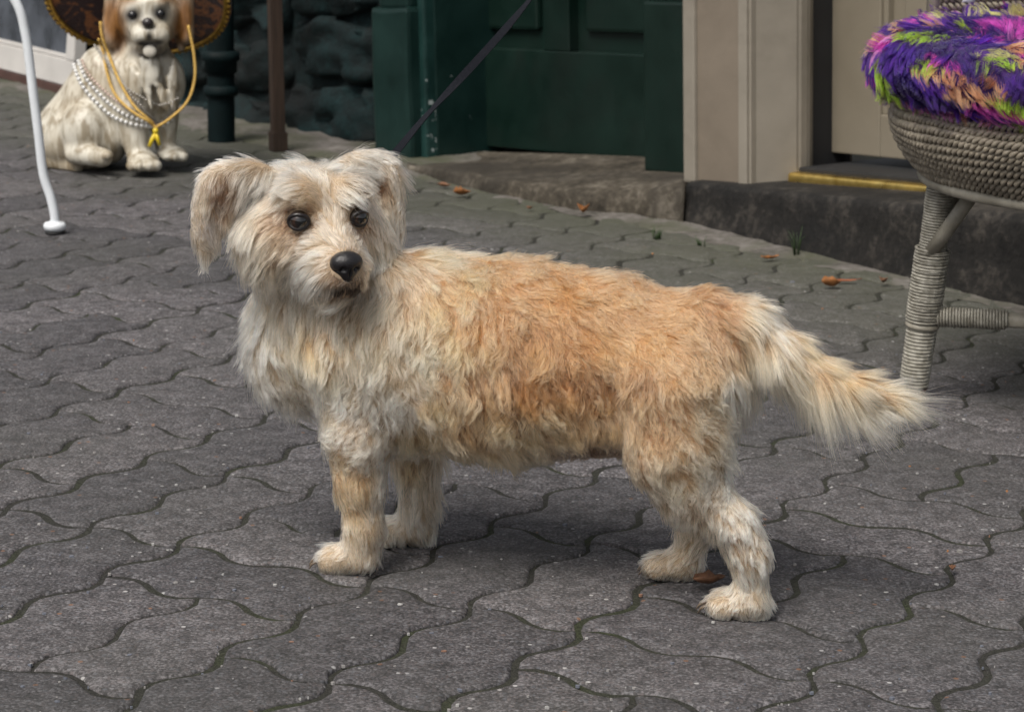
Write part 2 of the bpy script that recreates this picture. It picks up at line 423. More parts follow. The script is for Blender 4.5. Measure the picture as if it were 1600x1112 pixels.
for i, (x0, y0, x1, y1) in enumerate(STONES):
    a, hb_ = W(x0, (y0 + y1) / 2, -.07)[0], W((x0 + x1) / 2, y1, -.07)[1]; c, ht_ = W(x1, (y0 + y1) / 2, -.07)[0], W((x0 + x1) / 2, y0, -.07)[1]
    o = link('stone', stone(min(a + .006, c), c - .006, hb_ + .004, ht_ - .004, i + 1), G_STONE, wallm)
    o.matrix_parent_inverse = Matrix.Translation(-green.location) if False else Matrix.Identity(4)
# --- cream side
c0, hc = W(1078, 273, -.03); c1 = W(1167, 270, -.03)[0]
addw('pilaster', CREAM, cream, c0 + .002, c1, -.30, -.03, hc - .012, HT, bev=.004, cuts=1, jit=.0008)
addw('pilaster_bead', CREAM_LIT, cream, c0 - .010, c0 + .022, -.29, -.022, hc - .014, HT, bev=.005)
# splayed reveal of the doorway: turns inwards from the pilaster's edge
q0 = P(1165, 270, Y=WF(c1, -.024, .08)[1]); 
a0 = WF(c1, -.024, 0); a1 = WF(W(1246, 262, -.11)[0], -.11, 0)
def vprism(name, pts, z0, z1, mat, par, bev=.004):
    """vertical post from a ground outline of world (x, y); leans with the wall"""
    bm = bmesh.new(); n = len(pts)
    lo = [bm.verts.new(Vector((p[0], p[1], z0))) for p in pts]
    hi = [bm.verts.new(Vector((p[0], p[1], z0)) + Vector(WUP) * (z1 - z0)) for p in pts]
    bm.faces.new(lo[::-1]); bm.faces.new(hi)
    for i in range(n): bm.faces.new((lo[i], lo[(i + 1) % n], hi[(i + 1) % n], hi[i]))
    bmesh.ops.recalc_face_normals(bm, faces=bm.faces)
    bmesh.ops.bevel(bm, geom=list(bm.edges), offset=bev, segments=2, affect='EDGES')
    return part(link(name, bm_mesh(name, bm), mat, par), par)
nin = -WN
z_step = WF(.15, -.06, hc)[2]
vprism('door_reveal', [a0 - WE * .012, a0 + WE * .004, a1, a1 + nin * .025, a0 + nin * .2 - WE * .012], z_step - .012, HT, CREAM_LIT, cream, .005)
vprism('reveal_bead', [a0 - WE * .020 + WN * .004, a0 + WE * .010 + WN * .002, a0 + WE * .012 + nin * .03, a0 - WE * .020 + nin * .03], z_step - .013, HT, CREAM_LIT, cream, .005)
fr = W(1250, 250, -.14)
addw('door_frame', BLACK, cream, fr[0] - .03, fr[0] + .010, -.26, -.138, hc - .01, HT, bev=.003)
cd = -.16
k0, kb = W(1258, 241, cd); k1 = k0 + .75
cdoor = empty('door', WF(k0, cd, kb)); cdoor.parent = cream; part(cdoor, cream)
def cpart(nm, m, *a, **k):
    me = wbox(*a, **k); me.name = nm; me.materials.append(m)
    # the door stands slightly ajar: swing about its far edge
    pv = Vector(WF(k1, cd, 0)); R = Matrix.Translation(pv) @ Matrix.Rotation(math.radians(-4), 4, Vector(WUP)) @ Matrix.Translation(-pv)
    me.transform(R); o = link(nm, me, None, cdoor); o.matrix_parent_inverse = Matrix.Translation(-Vector(WF(k0, cd, kb))); return o
s1 = W(1348, 120, cd)[0]; s2 = W(1380, 100, cd)[0]
cpart('stile', CDOOR, k0, s1, cd - .04, cd, kb, HT, bev=.003)
cpart('stile', CDOOR, k1 - .1, k1, cd - .04, cd, kb, HT, bev=.003)
cpart('bottom_rail', CDOOR, s1, k1 - .1, cd - .04, cd, kb, kb + .075, bev=.003)
cpart('moulding', CDOOR, s1, s1 + .012, cd - .04, cd - .006, kb + .075, HT, bev=.002)
cpart('panel', CDOOR, s1, k1 - .1, cd - .04, cd - .020, kb + .075, HT, bev=0)
cpart('raised_field', CDOOR, s2, k1 - .14, cd - .03, cd - .010, kb + .12, HT, bev=.004)
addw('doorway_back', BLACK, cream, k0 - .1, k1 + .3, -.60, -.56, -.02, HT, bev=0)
bw = W(1232, 266, -.085); bw2 = W(1448, 282, -.085)
addw('threshold', BLACK, cream, bw[0] + .01, bw[0] + .9, -.40, -.100, hc - .03, hc + .022, bev=.003)
bs = addw('brass_strip', BRASS, cream, bw[0], bw[0] + .85, -.118, -.080, hc - .02, hc + .014, bev=.009, seg=4)
# concrete step, its face ragged
bm = bmesh.new()
sF0, sF1 = P(1068, 347, z=0.), P(1600, 478, z=0.)
sd = vn(sF1 - sF0); NS = 60; Ls = 1.15; rows = []
nrm2 = np.array((-sd[1], sd[0], 0)); nrm2 = nrm2 if nrm2 @ WN < 0 else -nrm2
ztop0, ztop1 = P(1075, 283, Y=sF0[1] + .01)[2], P(1440, 319, Y=(sF0 + sd * .60)[1] + .01)[2]
for i in range(NS + 1):
    t = i / NS; f = sF0 + sd * (Ls * t)
    zt = ztop0 + (ztop1 - ztop0) * (Ls * t) / .60
    w1 = mnoise.noise(Vector((t * 14, 1, 0))); w2 = mnoise.noise(Vector((t * 33, 4, 0))); w3 = mnoise.noise(Vector((t * 60, 7, 0)))
    prof = [(-.010 + .006 * w2, -.03), (-.006 + .006 * w1, .10 * zt), (.0 + .005 * w2, .35 * zt), (.002 + .006 * w1, .65 * zt), (.003 + .003 * w3, .88 * zt), (.007 + .003 * w3, .97 * zt), (.016 + .002 * w2, zt + .0015 * w3), (.10, zt + .003), (.42, zt + .010)]
    rows.append([bm.verts.new(Vector((f[0] + nrm2[0] * a, f[1] + nrm2[1] * a, b_))) for a, b_ in prof])
for i in range(NS):
    for k in range(len(prof) - 1): bm.faces.new((rows[i][k], rows[i + 1][k], rows[i + 1][k + 1], rows[i][k + 1]))
bm.faces.new(rows[0][::-1]); bm.faces.new(rows[-1])
bmesh.ops.recalc_face_normals(bm, faces=bm.faces)
part(link('door_step', bm_mesh('door_step', bm, True), STEP_CONC, cream), cream)
# margin of mortar and chippings between the pavers and the wall
bm = bmesh.new(); rows = []
NSm = 120
for i in range(NSm + 1):
    t = i / NSm; w = -2.6 + 4.2 * t; c = WO + WE * w * 1.0; c = np.array((c[0], c[1], 0.))
    row = []
    for k in range(10):
        d = -.20 + k * .036 + .02 * mnoise.noise(Vector((w * 9, k * .7, 0)))
        p = c + WN * d; z = (.008 - .009 * (k / 9) ** 2) + .004 * mnoise.noise(Vector((p[0] * 22, p[1] * 22, 0))) + .003 * mnoise.noise(Vector((p[0] * 60, p[1] * 60, 3)))
        row.append(bm.verts.new((p[0], p[1], z)))
    rows.append(row)
for i in range(NSm):
    for k in range(9): bm.faces.new((rows[i][k], rows[i + 1][k], rows[i + 1][k + 1], rows[i][k + 1]))
bmesh.ops.recalc_face_normals(bm, faces=bm.faces)
tag(link('pavement_margin', bm_mesh('pavement_margin', bm, True), GUTTER), kind='structure')
bpy.context.view_layer.update()
print('facade', round(time.time() - T0, 1))
# ------------------------------------------------------------------ implicit-surface tools: smooth unions of tapered limbs, meshed by surface nets
class SDF:
    def __init__(s): s.pr = []
    def limb(s, a, b, ra, rb, k=.02, sc=(1, 1, 1)): s.pr.append(('L', np.array(a, float), np.array(b, float), ra, rb, k, np.array(sc, float))); return s
    def chain(s, pts, rad, k=.02, sc=(1, 1, 1)):
        for i in range(len(pts) - 1): s.limb(pts[i], pts[i + 1], rad[i], rad[i + 1], k, sc)
        return s
    def ball(s, c, r, k=.02, R=None):
        r = np.array((r, r, r) if np.isscalar(r) else r, float); s.pr.append(('E', np.array(c, float), r, np.eye(3) if R is None else R, k)); return s
    def cut(s, c, r, k=.01, R=None):
        r = np.array((r, r, r) if np.isscalar(r) else r, float); s.pr.append(('C', np.array(c, float), r, np.eye(3) if R is None else R, k)); return s
    def __call__(s, p, d=None):
        d = np.full(len(p), 1.0) if d is None else d.copy()
        for q in s.pr:
            if q[0] == 'L':
                _, a, b, ra, rb, k, sc = q
                pa = (p - a) * sc; ba = (b - a) * sc
                t = np.clip((pa @ ba) / (ba @ ba + 1e-12), 0, 1)
                e = np.sqrt(((pa - t[:, None] * ba) ** 2).sum(1)) - (ra + (rb - ra) * t)
            else:
                _, c, r, R, k = q
                x = (p - c) @ R; k0 = np.sqrt(((x / r) ** 2).sum(1)); k1 = np.sqrt(((x / (r * r)) ** 2).sum(1)) + 1e-9
                e = k0 * (k0 - 1) / k1
            if q[0] == 'C':
                e = -e; h_ = np.clip(.5 + .5 * (e - d) / k, 0, 1); d = d * (1 - h_) + e * h_ + k * h_ * (1 - h_)
            else:
                h_ = np.clip(.5 + .5 * (d - e) / k, 0, 1); d = d * (1 - h_) + e * h_ - k * h_ * (1 - h_)
        return d
def grid_eval(f, lo, hi, vx, mar=.045):
    """sample the field on a grid; every primitive only touches the cells round it"""
    lo = np.array(lo, float); n = np.ceil((np.array(hi) - lo) / vx).astype(int) + 1
    ax = [lo[i] + vx * np.arange(n[i]) for i in range(3)]
    D = np.full(tuple(n), .06)
    for q in f.pr:
        if q[0] == 'L': r = max(q[3], q[4]) / q[6].min(); b0 = np.minimum(q[1], q[2]) - r; b1 = np.maximum(q[1], q[2]) + r
        else: r = q[2].max(); b0 = q[1] - r; b1 = q[1] + r
        i0 = np.clip(np.floor((b0 - mar - lo) / vx).astype(int), 0, n); i1 = np.clip(np.ceil((b1 + mar - lo) / vx).astype(int) + 1, 0, n)
        sl = tuple(slice(a, b) for a, b in zip(i0, i1)); sub = D[sl]
        if sub.size == 0: continue
        g = np.stack(np.meshgrid(*[ax[i][sl[i]] for i in range(3)], indexing='ij'), -1).reshape(-1, 3)
        one = SDF(); one.pr = [q]; D[sl] = one(g, sub.reshape(-1)).reshape(sub.shape)
    return D, lo
def surface_nets(D, lo, vx):
    n = np.array(D.shape); S_ = D < 0
    c = np.zeros(n - 1, int)
    for dx in (0, 1):
        for dy in (0, 1):
            for dz in (0, 1): c += S_[dx:n[0] - 1 + dx, dy:n[1] - 1 + dy, dz:n[2] - 1 + dz]
    act = (c > 0) & (c < 8); idx = -np.ones(act.shape, int); ii = np.argwhere(act); idx[act] = np.arange(len(ii))
    acc = np.zeros((len(ii), 3)); cnt = np.zeros(len(ii))
    cor = [np.array((a, b, d)) for a in (0, 1) for b in (0, 1) for d in (0, 1)]
    for i in range(8):
        for j in range(i + 1, 8):
            if np.abs(cor[i] - cor[j]).sum() != 1: continue
            A = D[tuple((ii + cor[i]).T)]; B = D[tuple((ii + cor[j]).T)]; m = (A < 0) != (B < 0)
            t = np.where(m, A / np.where(A == B, 1, A - B), 0)
            acc += np.where(m[:, None], cor[i] + t[:, None] * (cor[j] - cor[i]), 0); cnt += m
    V = lo + vx * (ii + acc / cnt[:, None]); F = []
    for axis in range(3):
        u, w = (axis + 1) % 3, (axis + 2) % 3
        sl0 = [slice(None)] * 3; sl1 = [slice(None)] * 3; sl0[axis] = slice(0, n[axis] - 1); sl1[axis] = slice(1, n[axis])
        e = np.argwhere(S_[tuple(sl0)] != S_[tuple(sl1)])
        e = e[(e[:, u] > 0) & (e[:, w] > 0) & (e[:, u] < n[u] - 1) & (e[:, w] < n[w] - 1)]
        ins = S_[tuple(e.T)]; du = np.zeros(3, int); du[u] = 1; dw = np.zeros(3, int); dw[w] = 1
        q = np.stack([idx[tuple((e - du - dw).T)], idx[tuple((e - dw).T)], idx[tuple(e.T)], idx[tuple((e - du).T)]], 1)
        F.append(np.where(ins[:, None], q, q[:, ::-1]))
    return V, np.concatenate(F)
class Field:
    """trilinear lookup of a sampled distance field, with gradient"""
    def __init__(s, D, lo, vx): s.D, s.lo, s.vx = D, lo, vx
    def __call__(s, p):
        q = (p - s.lo) / s.vx; q = np.clip(q, 0, np.array(s.D.shape) - 1.001); i = q.astype(int); t = q - i; x, y, z = i.T; D = s.D
        u, v, w = t.T
        return ((D[x, y, z] * (1 - u) + D[x + 1, y, z] * u) * (1 - v) + (D[x, y + 1, z] * (1 - u) + D[x + 1, y + 1, z] * u) * v) * (1 - w) + \
               ((D[x, y, z + 1] * (1 - u) + D[x + 1, y, z + 1] * u) * (1 - v) + (D[x, y + 1, z + 1] * (1 - u) + D[x + 1, y + 1, z + 1] * u) * v) * w
    def grad(s, p):
        e = s.vx * .7; g = np.stack([s(p + d) - s(p - d) for d in np.eye(3) * e], 1); return vn(g)
# ------------------------------------------------------------------ the dog: body
DM = np.array((-.124, 2.1535, 0.)); DA = vn(np.array((.954, -.30, 0.))); DB = np.array((-DA[1], DA[0], 0.))
def dl(p):   # world to dog frame (s to the tail, l to the far side, z up)
    q = np.asarray(p, float) - DM; return np.stack([q @ DA, q @ DB, q[..., 2]], -1)
def dw(p):
    p = np.asarray(p, float); return DM + p[..., :1] * DA + p[..., 1:2] * DB + p[..., 2:3] * np.array((0, 0, 1.))
psi = math.radians(24); hp_ = math.radians(9)
_F = np.array((math.sin(psi) * math.cos(hp_), -math.cos(psi) * math.cos(hp_), -math.sin(hp_)))
_E = np.array((math.cos(psi), math.sin(psi), 0.)); _Uh = np.cross(_F, _E); _Uh = _Uh if _Uh[2] > 0 else -_Uh
H0 = P(487, 328, Y=2.125)
def hd(f, e, u): return dl(H0 + _F * f + _E * e + _Uh * u)      # head frame to dog frame
HR = np.stack([dl(DM + v) for v in (_F, _E, _Uh)], 1)               # columns: head axes in the dog frame
dog = SDF()
dog.chain([(-.055, 0, .220), (.03, 0, .211), (.13, 0, .208), (.22, 0, .213), (.295, 0, .220)], [.068, .086, .087, .077, .058], .03, (1, 1.16, 1))
dog.ball((-.085, -.004, .198), (.040, .050, .050), .03)
dog.ball((.31, 0, .225), (.042, .052, .055), .03)
# neck and head
dog.limb((-.050, 0, .245), hd(-.025, 0, -.035), .062, .050, .03)
dog.ball(hd(0, 0, -.004), (.056, .052, .045), .02, HR)
dog.limb(hd(.030, 0, -.024), hd(.080, 0, -.031), .038, .026, .018)
dog.limb(hd(.025, 0, -.048), hd(.074, 0, -.049), .022, .014, .014)
for sgn in (-1, 1):
    dog.ball(hd(.010, .040 * sgn, -.026), .033, .02)
    dog.ball(hd(.034, .024 * sgn, .026), .017, .014)
    dog.cut(hd(.060, .0300 * sgn, .007), .0105, .006)
EARL = np.stack([dl(DM + v) for v in (vn(_F * .85 - _E * .5), vn(_E * .85 + _F * .5), _Uh)], 1)
dog.ball(hd(-.010, -.066, .032), (.009, .034, .016), .012, HR)
dog.ball(hd(-.006, -.089, .014), (.0065, .022, .026), .012, HR)
dog.ball(hd(-.003, -.099, -.008), (.005, .015, .024), .010, HR)
dog.ball(hd(.000, -.101, -.028), (.0045, .008, .018), .010, HR)
dog.ball(hd(-.008, .052, .038), (.010, .028, .014), .012, HR)
dog.ball(hd(.004, .073, .010), (.008, .015, .034), .012, EARL)
dog.ball(hd(.008, .076, -.014), (.006, .010, .016), .012, EARL)
# legs
def front(l, ds):
    dog.chain([(-.015 + ds * .3, l * .70, .205), (-.004 + ds * .6, l * .95, .135), (-.003 + ds, l, .090), (.002 + ds, l, .045), (.000 + ds, l, .022)], [.043, .027, .019, .0138, .0140], .018)
    dog.ball((-.013 + ds, l, .014), (.026, .018, .013), .012)
    for i, t in enumerate((-1.4, -.5, .5, 1.4)): dog.ball((-.033 + ds + .004 * abs(t), l + t * .0105, .0115), (.0125, .0064, .0105), .003)
front(-.050, 0.); front(.050, .020)
def rear(l, ds, st):
    dog.chain([(.298, l * .8, .205), (.300 + ds * .5, l * 1.02, .155), (.312 + ds * .7, l, .118), (.352 + ds, l, .086), (.366 + ds + st, l, .060), (.368 + ds + st * 2, l, .024)], [.055, .042, .026, .0155, .0130, .0132], .02)
    dog.ball((.357 + ds + st * 2, l, .013), (.026, .018, .012), .012)
    for i, t in enumerate((-1.4, -.5, .5, 1.4)): dog.ball((.337 + ds + st * 2 + .004 * abs(t), l + t * .0105, .011), (.0125, .0064, .0100), .003)
rear(-.044, .004, .002); rear(.042, -.050, -.012)
TAILP = [(.318, 0, .262), (.352, .0, .258), (.385, -.002, .238), (.420, -.004, .220), (.455, -.006, .211), (.486, -.008, .208)]
dog.chain(TAILP, [.026, .021, .016, .012, .009, .006], .014)
VX = .0045
DD, DLO = grid_eval(dog, (-.27, -.18, -.012), (.52, .13, .44), VX)
dog_v, dog_f = surface_nets(DD, DLO, VX)
dog_v[:, 2] = np.maximum(dog_v[:, 2], .0005)
DF = Field(DD, DLO, VX)
print('dog mesh', len(dog_v), round(time.time() - T0, 1))
# ------------------------------------------------------------------ fur: strands grown over a body from hand-set guides
from mathutils.bvhtree import BVHTree
from mathutils.kdtree import KDTree
def noise3(p, scale, seed=0., n=3):
    """cheap smooth vector noise for arrays: sums of rotated sines"""
    rg = np.random.RandomState(int(seed * 13 + 5)); out = np.zeros((len(p), 3))
    for o in range(n):
        for c in range(3):
            for _ in range(4):
                k = rg.randn(3); k *= scale * (1.7 ** o) / np.linalg.norm(k); out[:, c] += np.sin(p @ k + rg.uniform(0, 6.28)) * (.6 ** o) * .4
    return out
def sample_mesh(V, F, N, rg, wfun=None):
    tri = np.concatenate([F[:, [0, 1, 2]], F[:, [0, 2, 3]]]); a, b, c = V[tri[:, 0]], V[tri[:, 1]], V[tri[:, 2]]
    cr = np.cross(b - a, c - a); ar = np.linalg.norm(cr, axis=1) / 2; cen = (a + b + c) / 3
    w = ar * (wfun(cen, vn(cr)) if wfun else 1.); i = np.searchsorted(np.cumsum(w) / w.sum(), rg.rand(N)); i = np.minimum(i, len(tri) - 1)
    u, v = rg.rand(N), rg.rand(N); m = u + v > 1; u[m], v[m] = 1 - u[m], 1 - v[m]
    return a[i] + u[:, None] * (b - a)[i] + v[:, None] * (c - a)[i]
def nearest(cent, pts):
    kd = KDTree(len(cent))
    for i, c in enumerate(cent): kd.insert(c, i)
    kd.balance(); return np.array([kd.find(p)[1] for p in pts])
def interp(roots, nrm, G, pw=3.2, nw=.05):
    """inverse-distance blend of guide values; guides on a differently facing skin count less"""
    out = np.zeros((len(roots), G['val'].shape[1]))
    for i in range(0, len(roots), 20000):
        r = roots[i:i + 20000]; d2 = ((r[:, None] - G['pos'][None]) ** 2).sum(2) + nw * nw * (1 - nrm[i:i + 20000] @ G['nrm'].T)
        w = 1 / (d2 + 2e-5) ** (pw / 2); out[i:i + 20000] = (w @ G['val']) / w.sum(1, keepdims=True)
    return out
def grow(roots, nrm, comb, L, lift, curl, col0, col1, field, rg, K=8, grav=.25, locks=2600, wisps=16000, clump=.5, wclump=.8, floor=None, jit=.16, wavef=1.4, noise_amp=.25, noise_scale=45., seed=1, tip=.12, rad=.00019, up=np.array((0, 0, 1.)), push=.5, fly=.05, band=1.):
    """strands gather in wisps and the wisps in locks; returns points (N,K,3), radii (N,K) and colours (N,K,3)"""
    N = len(roots); tau = 2 * math.pi
    comb = comb + noise3(roots, noise_scale, seed) * noise_amp
    comb = comb - nrm * (comb * nrm).sum(1, keepdims=True); comb = vn(comb)
    wi = rg.choice(N, min(wisps, N), replace=False); wl = nearest(roots[wi], roots)           # wisp of each strand
    li = rg.choice(len(wi), min(locks, len(wi)), replace=False); ll = nearest(roots[wi][li], roots[wi])   # lock of each wisp
    nw, nl = len(wi), len(li); lk = ll[wl]
    lone = rg.rand(N) < fly
    comb = vn(comb + (rg.randn(nl, 3) * jit)[lk] + (rg.randn(nw, 3) * jit * .7)[wl] + rg.randn(N, 3) * .06)
    L = L * rg.uniform(.82, 1.14, nl)[lk] * rg.uniform(.78, 1.12, nw)[wl] * rg.uniform(.70, 1.04, N)
    lf = np.clip(lift + (rg.randn(nl) * .05)[lk] + (rg.randn(nw) * .04)[wl] + rg.randn(N) * .03 + lone * .10, .03, 1.)
    pts = np.zeros((N, K, 3)); pts[:, 0] = roots - nrm * .0008; p = pts[:, 0].copy()
    st = (L / (K - 1))[:, None]
    for k in range(1, K):
        t = k / (K - 1)
        d = vn(comb * (1 - lf[:, None] * (1 - t) ** 1.2) + nrm * (lf * (1 - .85 * t))[:, None] - up * (grav * t))
        p = p + d * st
        sd = field(p); mh = np.minimum(L * lf * push * (t * (1.35 - .6 * t)), .02) + .0006
        m = sd < mh
        if m.any(): p[m] += field.grad(p[m]) * (np.minimum(mh[m] - sd[m], st[m, 0] * 1.2))[:, None]
        pts[:, k] = p
    tt = np.linspace(0, 1, K)
    def gather(pts, heart_i, amount, keep_spread, ex):
        off = (roots - roots[heart_i])[:, None]
        am = (amount * rg.uniform(.6, 1.1, N) * np.where(lone, .1, 1.)).clip(0, .97)[:, None, None] * (tt ** ex)[None, :, None]
        return pts * (1 - am) + (pts[heart_i] + off * (1 - tt * (1 - keep_spread))[None, :, None]) * am
    pts = gather(pts, wi[li][lk], clump, .45, 1.1)
    pts = gather(pts, wi[wl], wclump, .12, .75)
    T = vn(pts[:, -1] - pts[:, 0]); side = vn(np.cross(T, nrm))
    for idx, n_, am, fr in ((lk, nl, 1., wavef), (wl, nw, .55, wavef * 1.7)):
        ph = rg.uniform(0, tau, n_)[idx]; a = tau * ((fr * rg.uniform(.6, 1.5, n_))[idx][:, None] * tt[None]) + ph[:, None]
        env = (tt ** .9)[None] * (curl * rg.uniform(.4, 1.5, n_)[idx] * am)[:, None]
        pts = pts + side[:, None] * (np.sin(a) - np.sin(ph)[:, None])[..., None] * env[..., None] * .7 + nrm[:, None] * (np.cos(a))[..., None] * env[..., None] * .35
    if floor is not None: pts[..., 2] = np.maximum(pts[..., 2], floor)
    rr = rad * rg.uniform(.7, 1.25, N)[:, None] * (1 - (1 - tip) * tt ** 1.6)[None]
    br = (rg.uniform(.86, 1.10, nl)[lk] * rg.uniform(.74, 1.22, nw)[wl] * rg.uniform(.80, 1.18, N))[:, None, None]
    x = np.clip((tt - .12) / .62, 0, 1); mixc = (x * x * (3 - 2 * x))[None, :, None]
    col = (col0[:, None] * band * (1 - mixc) + col1[:, None] * mixc) * br  # band darkens the roots: shade between the locks put into the colour
    return pts, rr, np.clip(col, .002, .95)
def curves_object(name, pts, rr, col, mat, parent):
    N, K, _ = pts.shape
    cu = bpy.data.hair_curves.new(name)
    cu.add_curves([K] * N)
    cu.attributes['position'].data.foreach_set('vector', np.ascontiguousarray(pts, np.float32).reshape(-1))
    ra = cu.attributes.get('radius') or cu.attributes.new('radius', 'FLOAT', 'POINT')
    ra.data.foreach_set('value', np.ascontiguousarray(rr, np.float32).reshape(-1))
    ca = cu.attributes.new('fur_colour', 'FLOAT_COLOR', 'POINT')
    ca.data.foreach_set('color', np.concatenate([col, np.ones((N, K, 1))], 2).astype(np.float32).reshape(-1))
    cu.materials.append(mat)
    o = bpy.data.objects.new(name, cu); COL.objects.link(o)
    if parent: o.parent = parent
    return o
def hair_material(name, rough=.45, rrough=.5, coat=0.):
    m = bpy.data.materials.new(name); m.use_nodes = True; t = m.node_tree
    for x in list(t.nodes): t.nodes.remove(x)
    out = t.nodes.new('ShaderNodeOutputMaterial'); h = t.nodes.new('ShaderNodeBsdfHairPrincipled'); a = t.nodes.new('ShaderNodeAttribute')
    a.attribute_name = 'fur_colour'; h.parametrization = 'COLOR'
    h.inputs['Roughness'].default_value = rough; h.inputs['Radial Roughness'].default_value = rrough
    h.inputs['Random Roughness'].default_value = .15; h.inputs['IOR'].default_value = 1.5
    t.links.new(a.outputs['Color'], h.inputs['Color']); t.links.new(h.outputs[0], out.inputs[0])
    return m
FUR = hair_material('dog_fur', .36, .6)
# ------------------------------------------------------------------ guides for the dog
dwv = dw(dog_v)
BV = BVHTree.FromPolygons([Vector(v) for v in dwv], [tuple(map(int, f)) for f in dog_f])
def hit(x, y):
    d = ray(x, y); d = d / np.linalg.norm(d); o = np.array((0, 0, CAMH))
    h_ = BV.ray_cast(Vector(o), Vector(d))
    if h_[0] is not None: return np.array(h_[0]), np.array(h_[1])
    best = None
    for t in np.linspace(1.8, 2.7, 90):
        q = BV.find_nearest(Vector(o + d * t))
        if best is None or q[3] < best[3]: best = q
    return np.array(best[0]), np.array(best[1])
# the coat's colours
CW, CR, CRT = lin(254, 234, 208), lin(243, 206, 166), lin(224, 176, 128)
TAN, ORT, ORG, DKT, RED = lin(198, 148, 106), lin(188, 130, 84), lin(174, 112, 66), lin(132, 88, 56), lin(152, 104, 70)
GRY, DBR, BLK, EYG, PNK = lin(150, 132, 118), lin(84, 58, 40), lin(26, 20, 18), lin(150, 142, 146), lin(196, 148, 108)
